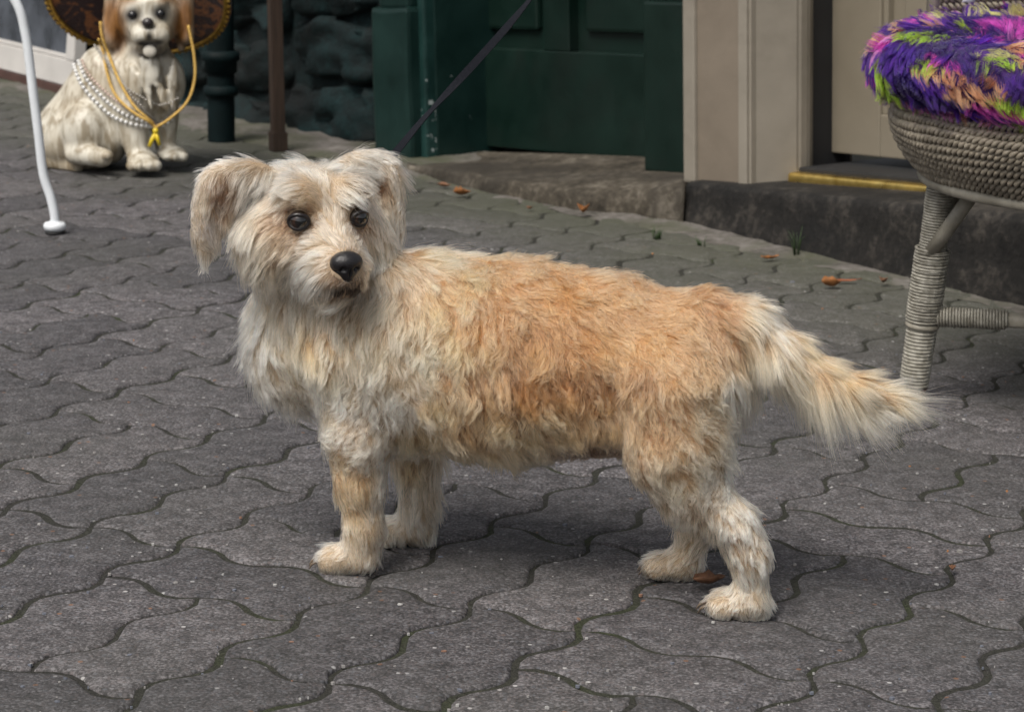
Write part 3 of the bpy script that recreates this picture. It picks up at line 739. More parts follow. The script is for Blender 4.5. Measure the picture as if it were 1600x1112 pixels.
# pixel, comb direction in the picture, length cm, lift, curl mm, root colour, tip colour
GD = [
 # skull and brows
 (470, 252, -.75, .30, 3.6, .25, 1., CRT, CW), (430, 270, -.75, .55, 4.2, .25, 1., CR, CW), (395, 300, -.5, .85, 4.6, .22, 1., CRT, CW), (515, 255, .15, .25, 2.8, .3, 1., CR, CW), (550, 265, .75, .40, 3.2, .28, 1., CR, CW), (580, 290, .6, .8, 3.4, .25, 1., CR, CW),
 (480, 290, -.7, .35, 3.6, .32, 1., CRT, CW), (510, 300, .05, -.3, 2.0, .45, .5, CRT, CR), (540, 300, .75, .3, 3.0, .34, 1., CR, CW), (450, 312, -.97, .15, 2.8, .42, 1., CR, CW), (475, 318, -.99, -.05, 2.0, .5, .6, CR, CW), (560, 318, .98, -.05, 1.8, .46, .6, CR, CW), (500, 325, -.3, -.8, 1.8, .35, .3, CRT, CR), (490, 332, -.8, -.2, .9, .3, 0, DBR, DKT), (496, 346, .0, .5, .7, .25, 0, DBR, DBR), (440, 338, -.9, .3, 1.6, .3, .3, DBR, TAN), (545, 340, .1, -.6, .8, .3, 0, DBR, TAN), (548, 350, 0, .6, .6, .25, 0, BLK, DBR),
 # about the eyes
 (478, 338, -.6, .2, .7, .3, 0, DBR, DBR), (484, 352, .1, .6, .55, .25, 0, BLK, DBR), (465, 366, -.3, .9, .7, .22, 0, BLK, DBR), (446, 352, -.8, .4, .8, .25, 0, DBR, DBR), (462, 330, -.8, -.1, .8, .4, 0, DBR, DBR),
 (556, 330, .6, .1, .7, .3, 0, DBR, DBR), (570, 350, .6, .6, .8, .25, 0, DBR, TAN), (552, 358, .2, .9, .6, .25, 0, BLK, DBR),
 (455, 380, -.5, .85, 1.6, .2, 0, GRY, CRT), (435, 372, -.5, .85, 2.0, .22, .5, TAN, CRT), (572, 368, .5, .8, 1.6, .22, .4, TAN, CR),
 # bridge of the nose and muzzle
 (515, 345, -.05, -1, 2.0, .3, .3, CR, CW), (505, 360, -.5, -.6, 2.2, .3, .3, CR, CW), (528, 362, .25, -.8, 1.8, .3, .3, CR, CW), (533, 385, -.2, -.6, 1.2, .25, 0, GRY, CR), (505, 385, -.95, .15, 3.0, .3, .6, CR, CW), (490, 405, -.85, .5, 4.2, .3, 1., CRT, CW), (505, 425, -.7, .7, 4.2, .32, 1., TAN, CW), (520, 445, -.6, .8, 3.4, .3, .8, TAN, CW),
 (560, 385, .7, .3, 2.2, .28, .5, CR, CW), (580, 400, .6, .75, 3.6, .34, .8, CR, CW), (582, 430, .25, 1, 3.6, .3, .8, CRT, CW), (540, 448, 0, 1, .8, .2, 0, BLK, BLK), (525, 446, -.3, .9, 1., .2, 0, BLK, BLK), (556, 446, .3, .9, .9, .2, 0, BLK, BLK), (530, 432, -.6, .6, .7, .2, 0, BLK, DBR), (545, 394, .0, -.6, .6, .2, 0, BLK, GRY), (522, 410, -.9, .3, 1.0, .25, 0, GRY, CR), (566, 412, .8, .3, .9, .25, 0, GRY, CR), (515, 455, -.35, .9, 2.2, .22, .5, BLK, CRT), (560, 455, .2, 1, 1.6, .2, .3, BLK, GRY), (540, 470, -.1, 1, 2.4, .25, .4, GRY, CW),
 # cheeks and beard
 (400, 345, -.25, 1, 4.6, .22, 1.2, TAN, CR), (385, 380, -.1, 1, 4.6, .22, 1.4, TAN, CR), (430, 400, -.3, 1, 4.2, .22, 1.2, TAN, CRT), (400, 425, .0, 1, 4.4, .22, 1.4, TAN, CRT), (465, 420, -.6, .85, 4.2, .26, 1.4, CRT, CW), (460, 455, -.35, 1, 4.0, .24, 1.4, CRT, CR), (430, 460, -.1, 1, 4.2, .22, 1.5, TAN, CRT), (500, 475, -.2, 1, 3.0, .24, 1., TAN, CRT), (600, 375, .2, 1, 3.6, .22, 1., TAN, CRT), (596, 415, .0, 1, 3.6, .22, 1., TAN, CR), (570, 475, .0, 1, 2.6, .2, 1., TAN, CRT),
 # ear on the picture's left
 (345, 262, -.9, .15, 1.5, .14, .5, CR, CW), (310, 275, -.85, .5, 1.2, .12, .5, CR, CW), (292, 320, -.05, 1, 1.2, .10, .5, CR, CW), (300, 360, .05, 1, 1.3, .10, .5, CR, CW), (312, 385, .15, 1, 1.3, .10, .4, CR, CW), (345, 300, -.35, .95, 1.6, .2, .6, DKT, DBR), (338, 318, -.05, 1, 1.4, .12, .5, DBR, GRY), (300, 300, -.3, .95, 1.2, .1, .4, CR, CW), (318, 320, -.1, 1, 1.3, .1, .4, CRT, CR), (306, 390, .1, 1, 1.2, .1, .3, CR, CW), (322, 355, -.0, 1, 1.6, .10, .4, EYG, EYG), (358, 330, .1, 1, 2.2, .26, .8, DKT, TAN), (362, 365, .15, 1, 2.6, .22, .8, DKT, CRT),
 # ear on the picture's right
 (565, 246, .75, .1, 1.8, .18, .6, CR, CW), (595, 250, .8, .45, 1.6, .15, .6, CRT, CW), (618, 280, .4, .95, 1.9, .12, .6, CR, CW), (626, 320, .1, 1, 1.9, .12, .6, CR, CW), (622, 345, -.1, 1, 2.0, .12, .5, CR, CW), (590, 280, .5, .9, 1.8, .18, .8, DKT, DBR), (600, 305, .25, 1, 1.8, .15, .6, DBR, CRT), (604, 330, .15, 1, 2.6, .2, .6, GRY, CRT),
 # throat and chest
 (410, 490, -.35, .9, 3.8, .26, 1.2, CR, CW), (400, 540, -.45, .85, 4.0, .28, 1.2, CR, CW), (405, 590, -.5, .8, 4.0, .28, 1.2, CR, CW), (430, 620, -.35, 1, 3.8, .26, 1.4, CR, CW), (450, 560, -.15, 1, 4.0, .22, 1.6, CRT, CR), (480, 520, .15, .95, 3.8, .2, 1.6, DKT, CRT), (480, 610, -.1, 1, 4.2, .22, 1.8, CRT, CW), (520, 560, .05, 1, 4.2, .2, 2.2, TAN, CR), (550, 510, .15, 1, 4.2, .2, 2.4, TAN, CR), (500, 650, -.25, 1, 4.0, .25, 2.0, CRT, CW),
 # shoulder
 (625, 385, .45, .5, 4.0, .22, 2.0, TAN, CR), (660, 400, .25, .85, 4.4, .22, 2.8, ORT, CRT), (620, 450, .05, 1, 4.4, .22, 2.8, ORT, CRT), (680, 460, .15, 1, 4.4, .22, 3.0, ORT, CRT), (720, 430, .45, .85, 4.4, .24, 2.8, ORT, CRT), (590, 520, -.05, 1, 4.4, .2, 2.6, TAN, CR), (650, 530, 0, 1, 4.8, .2, 2.8, TAN, CR), (710, 520, .1, 1, 4.8, .2, 2.8, ORT, CRT), (560, 600, -.15, 1, 4.6, .2, 2.8, CRT, CW), (610, 610, .05, 1, 4.8, .2, 2.6, CRT, CW), (670, 610, .05, 1, 5.0, .2, 2.6, ORT, CRT), (560, 660, -.1, 1, 4.2, .22, 2.8, TAN, CW), (650, 670, .0, 1, 4.8, .22, 2.0, TAN, CRT),
 # back
 (690, 385, .7, .3, 3.8, .2, 2.0, ORT, CR), (750, 400, .75, .35, 3.8, .22, 1.8, ORT, CRT), (820, 405, .85, .2, 3.6, .22, 1.6, ORT, PNK), (890, 405, .9, .15, 3.4, .22, 1.4, ORT, PNK), (960, 420, .95, .15, 3.2, .2, 1.2, ORT, PNK), (1030, 440, .9, .3, 3.0, .2, 1.0, ORT, PNK), (1085, 455, .8, .45, 2.6, .2, .8, RED, ORT), (1115, 475, .6, .6, 2.2, .18, .6, RED, RED), (1110, 510, .5, .75, 2.2, .16, .6, RED, PNK),
 (780, 450, .6, .6, 4.0, .2, 1.8, ORG, TAN), (860, 455, .75, .4, 3.8, .2, 1.6, ORG, ORT), (940, 465, .85, .35, 3.6, .2, 1.4, ORT, PNK), (1020, 480, .85, .4, 3.2, .2, 1.2, ORT, PNK),
 # flank
 (760, 510, .35, .9, 4.4, .2, 2.0, ORG, TAN), (830, 520, .45, .8, 4.4, .2, 1.8, DKT, ORT), (910, 530, .6, .65, 4.0, .18, 1.6, ORG, ORT), (970, 540, .5, .75, 3.8, .18, 1.4, ORT, TAN), (740, 590, .1, 1, 5.0, .22, 2.2, DKT, TAN), (810, 590, .2, 1, 5.0, .22, 2.4, DKT, ORG), (880, 590, .3, .95, 4.8, .22, 2.4, DKT, ORG), (940, 600, .45, .85, 4.2, .2, 1.8, DKT, TAN), (720, 650, .0, 1, 5.2, .22, 2.0, DKT, TAN), (790, 650, .0, 1, 5.4, .24, 2.2, DKT, CRT), (860, 645, .1, 1, 5.2, .24, 2.2, DKT, CRT), (930, 650, .25, 1, 4.2, .22, 1.8, DKT, TAN),
 # under the belly
 (640, 715, .05, 1, 3.2, .2, 1.4, TAN, CRT), (700, 715, .0, 1, 3.4, .2, 1.4, DKT, CRT), (770, 715, .05, 1, 3.4, .2, 1.4, DKT, CRT), (840, 715, .1, 1, 3.2, .22, 1.4, TAN, CR), (900, 705, -.3, .9, 1.8, .2, 1., DBR, GRY), (925, 700, -.3, .8, 1.2, .15, .5, DBR, DBR), (950, 690, -.3, .8, 1.2, .15, .5, DBR, GRY),
 # thigh and rump
 (1010, 540, .6, .7, 3.4, .2, 1.2, ORT, TAN), (1060, 530, .65, .65, 3.0, .2, 1.0, ORT, PNK), (1000, 600, .1, 1, 3.8, .22, 1.4, DKT, TAN), (1050, 600, .55, .75, 3.2, .2, 1.2, ORT, PNK), (1100, 570, .55, .75, 2.8, .2, 1.0, TAN, PNK), (1100, 630, .55, .75, 3.0, .2, 1.2, TAN, CR), (1145, 600, .55, .75, 2.8, .24, 1., CRT, CW), (1150, 650, .6, .7, 3.0, .26, 1., CR, CW), (1030, 660, .25, 1, 3.4, .2, 1.4, DKT, TAN), (1080, 690, .45, .9, 3.2, .2, 1.6, TAN, CR), (1135, 700, .6, .75, 3.0, .24, 1.2, CRT, CW), (1130, 530, .3, .85, 2.0, .16, .6, RED, PNK), (1150, 555, .2, 1, 1.8, .18, .4, RED, PNK),
 # hind legs
 (1060, 730, .5, .85, 3.0, .2, 1.8, TAN, CR), (1110, 750, .5, .8, 2.8, .2, 2.0, CRT, CW), (1165, 750, .3, 1, 2.4, .24, 1.2, CR, CW), (1130, 790, .6, .75, 2.4, .2, 1.8, CRT, CW), (1175, 800, .15, 1, 1.9, .2, 1.0, CR, CW), (1150, 840, .1, 1, 1.8, .18, 1.2, TAN, CW), (1180, 860, .2, 1, 1.7, .2, 1.0, CRT, CW), (1165, 900, .15, 1, 1.6, .2, .8, CRT, CW), (1190, 925, .4, .9, 1.6, .25, .5, CRT, CR), (1140, 935, -.5, .6, 1.0, .25, .2, CR, CW), (1125, 945, -.6, .6, .8, .3, .1, CR, CW),
 (1105, 810, .1, 1, 2.0, .2, .8, GRY, CR), (1120, 860, .1, 1, 2.2, .2, .6, GRY, CR), (1060, 880, -.6, .5, 1.1, .25, .2, CRT, CR), (1040, 890, -.7, .5, .9, .28, .1, CR, CW),
 # front legs
 (540, 700, -.1, 1, 2.8, .22, 2.0, TAN, CR), (590, 700, .05, 1, 2.8, .22, 1.6, CRT, CW), (530, 740, -.1, 1, 2.0, .2, 1.6, TAN, CRT), (560, 750, .0, 1, 2.0, .2, 1.6, TAN, CRT), (595, 760, .1, 1, 2.0, .2, 1.2, CR, CW), (545, 790, -.05, 1, 1.8, .2, 1.2, TAN, CRT), (585, 800, .05, 1, 2.0, .2, 1.0, CRT, CW), (550, 830, -.05, 1, 1.7, .2, 1.0, CRT, CR), (590, 840, .1, 1, 1.9, .22, .8, CRT, CW), (575, 870, .0, 1, 1.5, .22, .5, CRT, CW), (540, 865, -.3, .9, 1.4, .22, .4, CR, CW), (515, 875, -.6, .6, 1.0, .28, .2, CR, CW),
 (640, 770, .15, 1, 2.6, .22, 1.2, GRY, CR), (650, 800, .2, 1, 2.8, .24, .8, CR, CW), (640, 835, .1, 1, 1.8, .22, .5, CR, CW), (620, 850, -.2, 1, 1.2, .22, .3, CR, CW),
 # tail: short along the top, long feathering below
 (1165, 480, .6, .7, 2.4, .2, .6, PNK, CR), (1200, 500, .65, .75, 2.8, .18, .8, CRT, CW), (1250, 540, .65, .75, 3.2, .18, .8, TAN, CRT), (1300, 580, .75, .65, 3.6, .18, .8, TAN, CRT), (1350, 610, .85, .5, 4.0, .18, .8, TAN, CR), (1400, 640, .92, .4, 4.4, .16, .8, TAN, CRT), (1190, 530, .18, 1, 6.5, .16, 1.0, TAN, CR), (1230, 570, .28, 1, 7.2, .16, 1.0, TAN, CR), (1280, 600, .48, .95, 7.2, .16, 1.0, ORT, CR), (1330, 630, .7, .78, 6.8, .16, 1.0, ORT, CR), (1380, 650, .85, .5, 6.5, .16, .8, TAN, CR),
]
gp, gn, gval = [], [], []
def addg(p, n, d, L, lift, curl, c0, c1):
    n = vn(n); d = np.asarray(d, float); d = d - n * (d @ n) * (.85 if p[0] < .34 else .3); gp.append(p); gn.append(n); gval.append(np.concatenate([vn(d), (L * .01, lift, curl * .001), c0, c1]))
for (x, y, dx, dy, L, lift, curl, c0, c1) in GD:
    p, n = hit(x, y); d = np.array(_cx) * dx + np.array(_cy) * dy
    p, n, d = dl(p), dl(DM + n), dl(DM + d)
    if y < 490 and x < 636:                                   # the face is paler than the coat
        c0, c1 = [tuple(np.array(c_) * .78 + np.array(lin(252, 244, 228)) * .22) if sum(c_) > .6 else c_ for c_ in (c0, c1)]
    addg(p, n, d, L, lift, curl, c0, c1)
    if x > 620 and abs(p[1]) > .012 and not (y > 740 and x < 1220):          # the far flank mirrors the near one
        m = np.array((1, -1, 1)); addg(p * m, n * m, d * m, L, lift, curl, c0, c1)
    elif x <= 620 and y > 520 and y < 740:
        m = np.array((1, -1, 1)); addg(p * m, n * m, d * m, L, lift, curl, c0, c1)
for f, e, u, d, L in ((-.06, 0, .02, (-.5, 0, -.9), 4.), (-.05, .03, 0, (-.4, .3, -.9), 4.), (-.05, -.03, 0, (-.4, -.3, -.9), 4.), (-.05, 0, -.03, (-.3, 0, -1), 4.), (-.02, .045, -.01, (-.3, .2, -1), 3.6)):
    addg(hd(f, e, u), HR @ np.array((f, e, u)), HR @ np.array(d), L, .2, 1., CRT, CR)
for s_, z_, d, L, c0, c1 in ((.352, .236, (.25, 0, -1), 6.0, TAN, CW), (.385, .220, (.35, 0, -1), 7.5, CRT, CW), (.420, .205, (.5, 0, -.95), 8.0, CRT, CW), (.455, .199, (.7, 0, -.75), 7.0, TAN, CW), (.486, .202, (.9, 0, -.4), 5.0, TAN, CR)):
    addg(np.array((s_, -.004, z_)), np.array((0, 0, -1.)), np.array(d, float), L, .18, 1., c0, c1)      # feathering below the tail
G = dict(pos=np.array(gp), nrm=np.array(gn), val=np.array(gval))
rg = np.random.RandomState(11)
camd = dl(np.array((0, 0, CAMH)))
EYES = [hd(.0500, -.0295, .008), hd(.0500, .0265, .008)]; NOSE = hd(.098, 0, -.020)
def dens(c, n):
    face = (n * vn(camd - c)).sum(1); w = np.where(face > -.25, 1., .30)
    hc_ = np.linalg.norm(c - hd(.02, 0, 0), axis=1); w *= np.where(hc_ < .13, 1.35, 1.)
    w *= np.where(c[:, 2] < .0035, 0, 1.); w *= np.where(c[:, 0] > .345, 2.2, 1.)
    return w
NF = 285000
roots = sample_mesh(dog_v, dog_f, NF, rg, dens)
for e in EYES: roots = roots[np.linalg.norm(roots - e, axis=1) > .0104]
roots = roots[np.linalg.norm((roots - NOSE) @ HR / np.array((1.1, 1.15, .95)), axis=1) > .0118]
nr = DF.grad(roots)
val = interp(roots, nr, G)
LIPP = np.array([hd(f, e, u) for f, e, u in ((.086, -.017, -.047), (.0955, -.008, -.0415), (.0975, 0, -.0385), (.0955, .008, -.0415), (.086, .017, -.047))])
d = np.min([np.linalg.norm(roots - q_, axis=1) for q_ in spline(LIPP, 13)], axis=0)
k = np.clip((.0105 - d) / .0035, 0, 1)[:, None]                # black hair along the lips
val[:, 6:9] = val[:, 6:9] * (1 - k) + np.array(BLK) * k; val[:, 9:12] = val[:, 9:12] * (1 - k) + np.array(BLK) * k; val[:, 3] = np.where(d < .009, np.minimum(val[:, 3], .007), val[:, 3])
for e in EYES:                                            # short dark hair round the eyes
    d = np.linalg.norm(roots - e, axis=1); k = np.clip((.0146 - d) / .0038, 0, 1)[:, None]
    val[:, 6:9] = val[:, 6:9] * (1 - k) + np.array(BLK) * k; val[:, 9:12] = val[:, 9:12] * (1 - k) + np.array(DBR) * k
    val[:, 3] = np.where(d < .0150, np.minimum(val[:, 3], .0060), val[:, 3])
lk = np.where(np.linalg.norm(roots - hd(.02, 0, 0), axis=1) < .14, 1., .84) * np.where((roots[:, 0] > .335) & (roots[:, 2] > .15), 1.2, 1.) * np.where((roots[:, 2] < .11) & (roots[:, 2] > .022), 1.18, 1.) * np.where(roots[:, 2] < .022, .95, 1.)
hdist = np.linalg.norm(roots - hd(.02, 0, 0), axis=1); tail_ = (roots[:, 0] > .345) & (roots[:, 2] > .17)
namp = np.where(hdist < .13, .20, np.where(tail_, .15, np.where(roots[:, 2] < .12, .26, .42)))[:, None]
val[:, 5] *= np.where(tail_, .35, np.where(hdist < .13, .9, np.where(roots[:, 2] < .12, .6, 1.75)))
low = np.clip((.045 - roots[:, 2]) / .03, 0, 1)[:, None] * .8
val[:, 6:9] = val[:, 6:9] * (1 - low) + np.array(CR) * low; val[:, 9:12] = val[:, 9:12] * (1 - low) + np.array(CW) * low      # cream feet
pts, rr, col = grow(roots, nr, val[:, :3], val[:, 3] * lk, val[:, 4] * .9, val[:, 5], val[:, 6:9], val[:, 9:12], DF, rg, K=10, grav=.18, locks=2300, wisps=30000, clump=np.where(tail_, .22, .58), wclump=.76, floor=.0012, rad=.000145, fly=.08, wavef=1.5, noise_amp=namp, noise_scale=60., band=.58)  # band here paints shade into the root colour
# keep the eyes and the nose clear of strands
keep = np.ones(len(pts), bool)
for s_, c in zip((-1, 1), EYES):
    ax_ = dl(DM + vn(_F + _E * .35 * s_)); q = pts[:, 1:] - c; al = q @ ax_; ra_ = q - al[..., None] * ax_; up_ = ra_ @ HR[:, 2]
    rad_ = np.sqrt((ra_ ** 2).sum(-1) - up_ ** 2 + (up_ * np.where(up_ > 0, 1.2, 1.12)) ** 2)
    bad = ((al > .001) & (al < .05) & (rad_ < .0092)).any(1); keep &= ~(bad & (rg.rand(len(pts)) < .985))
pts, rr, col = pts[keep], rr[keep], col[keep]
for c, r_ in [(e, .0100) for e in EYES] + [(NOSE + HR @ np.array((.003, 0, 0)), .0148)]:
    for k in range(1, pts.shape[1]):
        v = pts[:, k] - c; d = np.linalg.norm(v, axis=1); m = d < r_
        pts[m, k] = c + v[m] / d[m][:, None] * r_
SKIN = paint('dog_skin', (.36, .27, .18), .7, .2, 30, .2, 120)
dogo = link('dog', mesh_np('dog', dw(dog_v), dog_f), SKIN)
tag(dogo, 'shaggy tan and cream small dog standing on the pavers, looking back over its shoulder', 'dog')
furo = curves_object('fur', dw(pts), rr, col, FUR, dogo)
# eyes
def eye_material():
    b = NB('dog_eye'); tc = b.n('ShaderNodeTexCoord'); sx = b.n('ShaderNodeSeparateXYZ'); b.l(tc.outputs['Object'], sx.inputs[0])
    r = b.math('DIVIDE', sx.outputs[2], .0097)
    col = b.ramp(r, [(.0, (.020, .014, .012)), (.42, (.006, .004, .003)), (.54, (.014, .006, .003)), (.72, (.030, .011, .004)), (.80, (.003, .002, .002)), (1., (.002, .002, .002))])
    return b.fin(col, .03, spec=.9)
EYEM = eye_material()
LID = paint('dark_eyelid', (.012, .009, .009), .35, .2, 60, .2, 200)
NOSEM = NB('wet_black_nose'); _v = NOSEM.voro(900); NOSEM = NOSEM.fin((.008, .007, .008), .30, NOSEM.bump(_v.outputs['Distance'], .5, .0006), spec=.5)
for s_, c in zip((-1, 1), EYES):
    gz = vn(_F * 1.0 + _E * (.16 + .22 * s_) + np.array((0, 0, .06)))
    bm = bmesh.new(); bmesh.ops.create_uvsphere(bm, u_segments=24, v_segments=18, radius=.0094)
    for v in bm.verts:
        if v.co.z > .0080: v.co.z += (v.co.z - .0080) * .5
    e = link('eye', bm_mesh('eye', bm, True), EYEM, dogo)
    R = rot_to(gz, (0, 0, 1)); e.matrix_basis = Matrix.Translation(Vector(dw(c))) @ Matrix(R.tolist()).to_4x4()
    ring = []
    for k in range(28):
        a = 2 * math.pi * k / 28; x, y = math.cos(a), math.sin(a)
        R2 = rot_to(vn(_F * 1. + _E * .45 * s_), (0, 0, 1))     # columns: up-ish, side, out
        q = dw(c) + R2 @ np.array((x * .0067 + .0002, y * .0088, .0060 - .0032 * y * y))
        ring.append(q)
    v, f = tube(ring, .0022, 8, closed=True)
    link('eyelid', mesh_np('eyelid', v, f), LID, dogo)
ns = SDF(); ns.ball((0, 0, .001), (.0118, .0150, .0105), .004); ns.ball((.003, 0, .005), (.009, .0125, .0075), .006); ns.ball((.003, 0, -.008), (.008, .0060, .0070), .006)
for s_ in (-1, 1): ns.cut((.0125, .0062 * s_, -.0005), (.005, .0030, .0026), .002); ns.cut((.010, .0120 * s_, -.0030), (.006, .004, .0012), .0015)
ns.cut((.0145, 0, -.005), (.005, .0009, .007), .0015)
_D, _l = grid_eval(ns, (-.016, -.020, -.016), (.018, .020, .016), .0009, .01); nv, nf = surface_nets(_D, _l, .0009)
link('nose', mesh_np('nose', dw(NOSE + nv @ HR.T), nf), NOSEM, dogo)
lip = [dw(hd(f, e, u)) for f, e, u in ((.072, -.025, -.052), (.086, -.017, -.047), (.0955, -.008, -.0415), (.0975, 0, -.0385), (.0955, .008, -.0415), (.086, .017, -.047), (.072, .025, -.052))]
v, f = tube(spline(lip, 25), np.interp(np.linspace(0, 1, 25), [0, .3, .5, .7, 1], [.0014, .0028, .0036, .0028, .0014]), 8)
link('lip', mesh_np('lip', v, f), LID, dogo)
CLAW = paint('horn_claw', (.16, .12, .085), .35, .4, 90, .1)
def claws(s0, l, z=.008):
    for t in (-1.4, -.5, .5, 1.4):
        a = np.array((s0 + .004 * abs(t) - .006, l + t * .0098, z + .003)); path = [a, a + (-.009, 0, .0005), a + (-.0145, 0, -.003), a + (-.0175, 0, -.0080)]
        v, f = tube([dw(q) for q in path], [.0022, .0020, .0014, .0004], 6); link('claw', mesh_np('claw', v, f), CLAW, dogo)
claws(-.031, -.050); claws(-.011, .050); claws(.347, -.044); claws(.269, .042)
print('dog fur', len(pts), round(time.time() - T0, 1))
# ------------------------------------------------------------------ glazed dog statue with hat and beads
SY = 4.66; SPX = FPX / (SY * math.cos(PITCH) + .5 * math.sin(PITCH))
def sp(x, y, dy=0.): return P(x, y, Y=SY + dy)
st = SDF()
def sb(x, y, dy, r, k=.02, R=None): st.ball(sp(x, y, dy), np.array((r if np.isscalar(r) else r), float) / SPX if np.isscalar(r) else np.array(r, float) / SPX, k, R)
def sl(p, q, ra, rb, k=.02): st.limb(sp(*p), sp(*q), ra / SPX, rb / SPX, k)
sl((128, 212, .02), (205, 140, .0), 58, 50, .03); sl((205, 150, 0), (228, 95, -.01), 50, 42, .03)
sl((104, 208, .03), (166, 116, .01), 46, 46, .03); sb(234, 132, -.02, (50, 40, 48), .02); sb(268, 128, -.01, (20, 30, 34), .02); sb(175, 215, -.02, (26, 40, 40), .02); sb(118, 215, .02, (56, 60, 52), .03)
sb(132, 205, -.055, (36, 30, 44), .012); sl((118, 240, -.07), (160, 246, -.105), 17, 15, .010)
for i, (x, y) in enumerate(((168, 243), (165, 250), (159, 253))): sb(x, y, -.118 + .01 * i, (9, 12, 8), .004)
sl((78, 250, -.01), (66, 225, .03), 13, 9, .01); sl((80, 255, -.01), (120, 262, -.05), 12, 10, .01)
sl((205, 175, -.05), (214, 232, -.065), 29, 19, .018); sb(224, 252, -.085, (25, 30, 15), .014)
for x, dy in ((206, -.115), (219, -.122), (233, -.120), (244, -.112)): sb(x, 259, dy, (9, 14, 9), .004)
sl((255, 180, -.01), (258, 222, -.005), 25, 17, .018); sb(268, 240, -.020, (24, 28, 12), .014)
for x, dy in ((262, -.050), (274, -.052), (286, -.045)): sb(x, 245, dy, (9, 13, 8), .004)
sb(232, 26, -.035, (50, 46, 48), .02); sb(236, 52, -.085, (28, 30, 20), .014); sb(222, 56, -.095, (17, 20, 17), .008); sb(250, 55, -.095, (17, 20, 17), .008)
sb(235, 75, -.075, (24, 20, 12), .008); sb(222, 6, -.075, (16, 12, 10), .01); sb(246, 5, -.075, (16, 12, 10), .01)
for x, y in ((207, 24), (251, 22)): st.cut(sp(x, y, -.095), np.array((9, 8, 7)) / SPX, .006)
st.cut(sp(236, 68, -.118), np.array((22, 10, 4)) / SPX, .006)
sl((180, -5, -.02), (172, 62, -.03), 17, 14, .010); sl((188, 20, -.02), (186, 78, -.02), 12, 8, .008); sl((288, -5, -.02), (291, 58, -.03), 15, 12, .010); sl((280, 20, -.02), (283, 74, -.02), 10, 7, .008)
for i in range(26):       # carved locks of the ruff and back
    a = random.Random(i).uniform(0, 1); x = 195 + 80 * a; y = 92 + 60 * random.Random(i + 50).random()
    sl((x, y, -.062 - .02 * math.sin(a * 3)), (x + 3, y + 24, -.068 - .02 * math.sin(a * 3)), 5, 2, .009)
_D, _l = grid_eval(st, sp(40, 290, -.05) - (0, .16, .03), sp(330, -60, 0) + (0, .14, .05), .0045, .03)
sv, sf = surface_nets(_D, _l, .0045); sv[:, 2] = np.maximum(sv[:, 2], .001)
sta = mesh_np('dog_statue', sv, sf)
pxv = np.stack([(Vector(v - np.array((0, 0, CAMH))).dot(_cx) / Vector(v - np.array((0, 0, CAMH))).dot(_f) * FPX + 800, Vector(v - np.array((0, 0, CAMH))).dot(_cy) / Vector(v - np.array((0, 0, CAMH))).dot(_f) * FPX + 556) for v in sv])
base = np.tile(np.array((.56, .53, .455)), (len(sv), 1))
def blotch(c, r, col, a=1., front=True):
    d = np.linalg.norm((pxv - np.array(c)) / np.array(r), axis=1); k = np.clip(1.4 - d, 0, 1) * a
    if front: k = k * (sv[:, 1] < SY - .01)
    base[:] = base * (1 - k[:, None]) + np.array(col) * k[:, None]
for c, r in (((174, 30), (22, 48)), ((186, 55), (12, 26)), ((290, 28), (20, 44)), ((282, 50), (10, 24)), ((200, -8), (20, 14)), ((262, -8), (22, 14))): blotch(c, r, (.23, .10, .022), .95, False)
for c in ((207, 25), (251, 22)): blotch(c, (15, 12), (.010, .010, .013), 1.)
blotch((231, 38), (11, 9), (.020, .017, .016)); blotch((233, 58), (5, 9), (.02, .018, .018)); blotch((233, 86), (30, 6), (.07, .06, .05), .9); blotch((234, 72), (17, 7), (.04, .032, .030)); blotch((222, 68), (10, 4), (.03, .026, .025)); blotch((248, 67), (10, 4), (.03, .026, .025)); blotch((216, 80), (14, 6), (.10, .085, .07), .8); blotch((252, 80), (14, 6), (.10, .085, .07), .8)
ca = sta.color_attributes.new('glaze', 'FLOAT_COLOR', 'POINT'); ca.data.foreach_set('color', np.concatenate([base, np.ones((len(sv), 1))], 1).astype(np.float32).reshape(-1))
b = NB('antiqued_glaze'); at_ = b.n('ShaderNodeAttribute', attribute_name='glaze')
mp = b.n('ShaderNodeMapping'); b.l(b.pos(), mp.inputs[0]); mp.inputs['Scale'].default_value = (1, 1, .22); mp.inputs['Rotation'].default_value = (0, .25, 0)
g1 = b.noise(60, 4, .6, mp.outputs[0], .5); g2 = b.noise(9, 4, .6)
col_ = b.mix(1., at_.outputs['Color'], b.ramp(g1, [(.44, (1., 1., 1.)), (.62, (.50, .45, .38))]), 'MULTIPLY'); col_ = b.mix(1., col_, b.ramp(g2, [(.45, (1., 1., 1.)), (.68, (.74, .68, .60))]), 'MULTIPLY')
b.fin(col_, .36, b.bump(g1, .5, .006), spec=.5); sta.materials.append(b.m)
statue = link('dog_statue', sta); tag(statue, 'glazed white sitting dog statue with amber ears wearing a sombrero and beads', 'statue')
SBV = BVHTree.FromPolygons([Vector(v) for v in sv], [tuple(map(int, f)) for f in sf])
def ico(r, sub=1):
    bm = bmesh.new(); bmesh.ops.create_icosphere(bm, subdivisions=sub, radius=r); v = np.array([tuple(x.co) for x in bm.verts]); f = [tuple(l.index for l in q.verts) for q in bm.faces]; bm.free(); return v, f
EYED = paint('statue_glass_eye', (.01, .01, .012), .08, .1, 40, .0)
v, f = ico(1, 3)
for x, y in ((207, 24), (251, 22)): link('eye', mesh_np('eye', sp(x, y, -.087) + v * np.array((.0085, .007, .0085)), f), EYED, statue)
link('nose', mesh_np('nose', sp(231, 36, -.118) + v * np.array((.0115, .010, .0100)), f), paint('statue_nose', (.025, .02, .02), .25, .4, 90, .4, 60), statue)
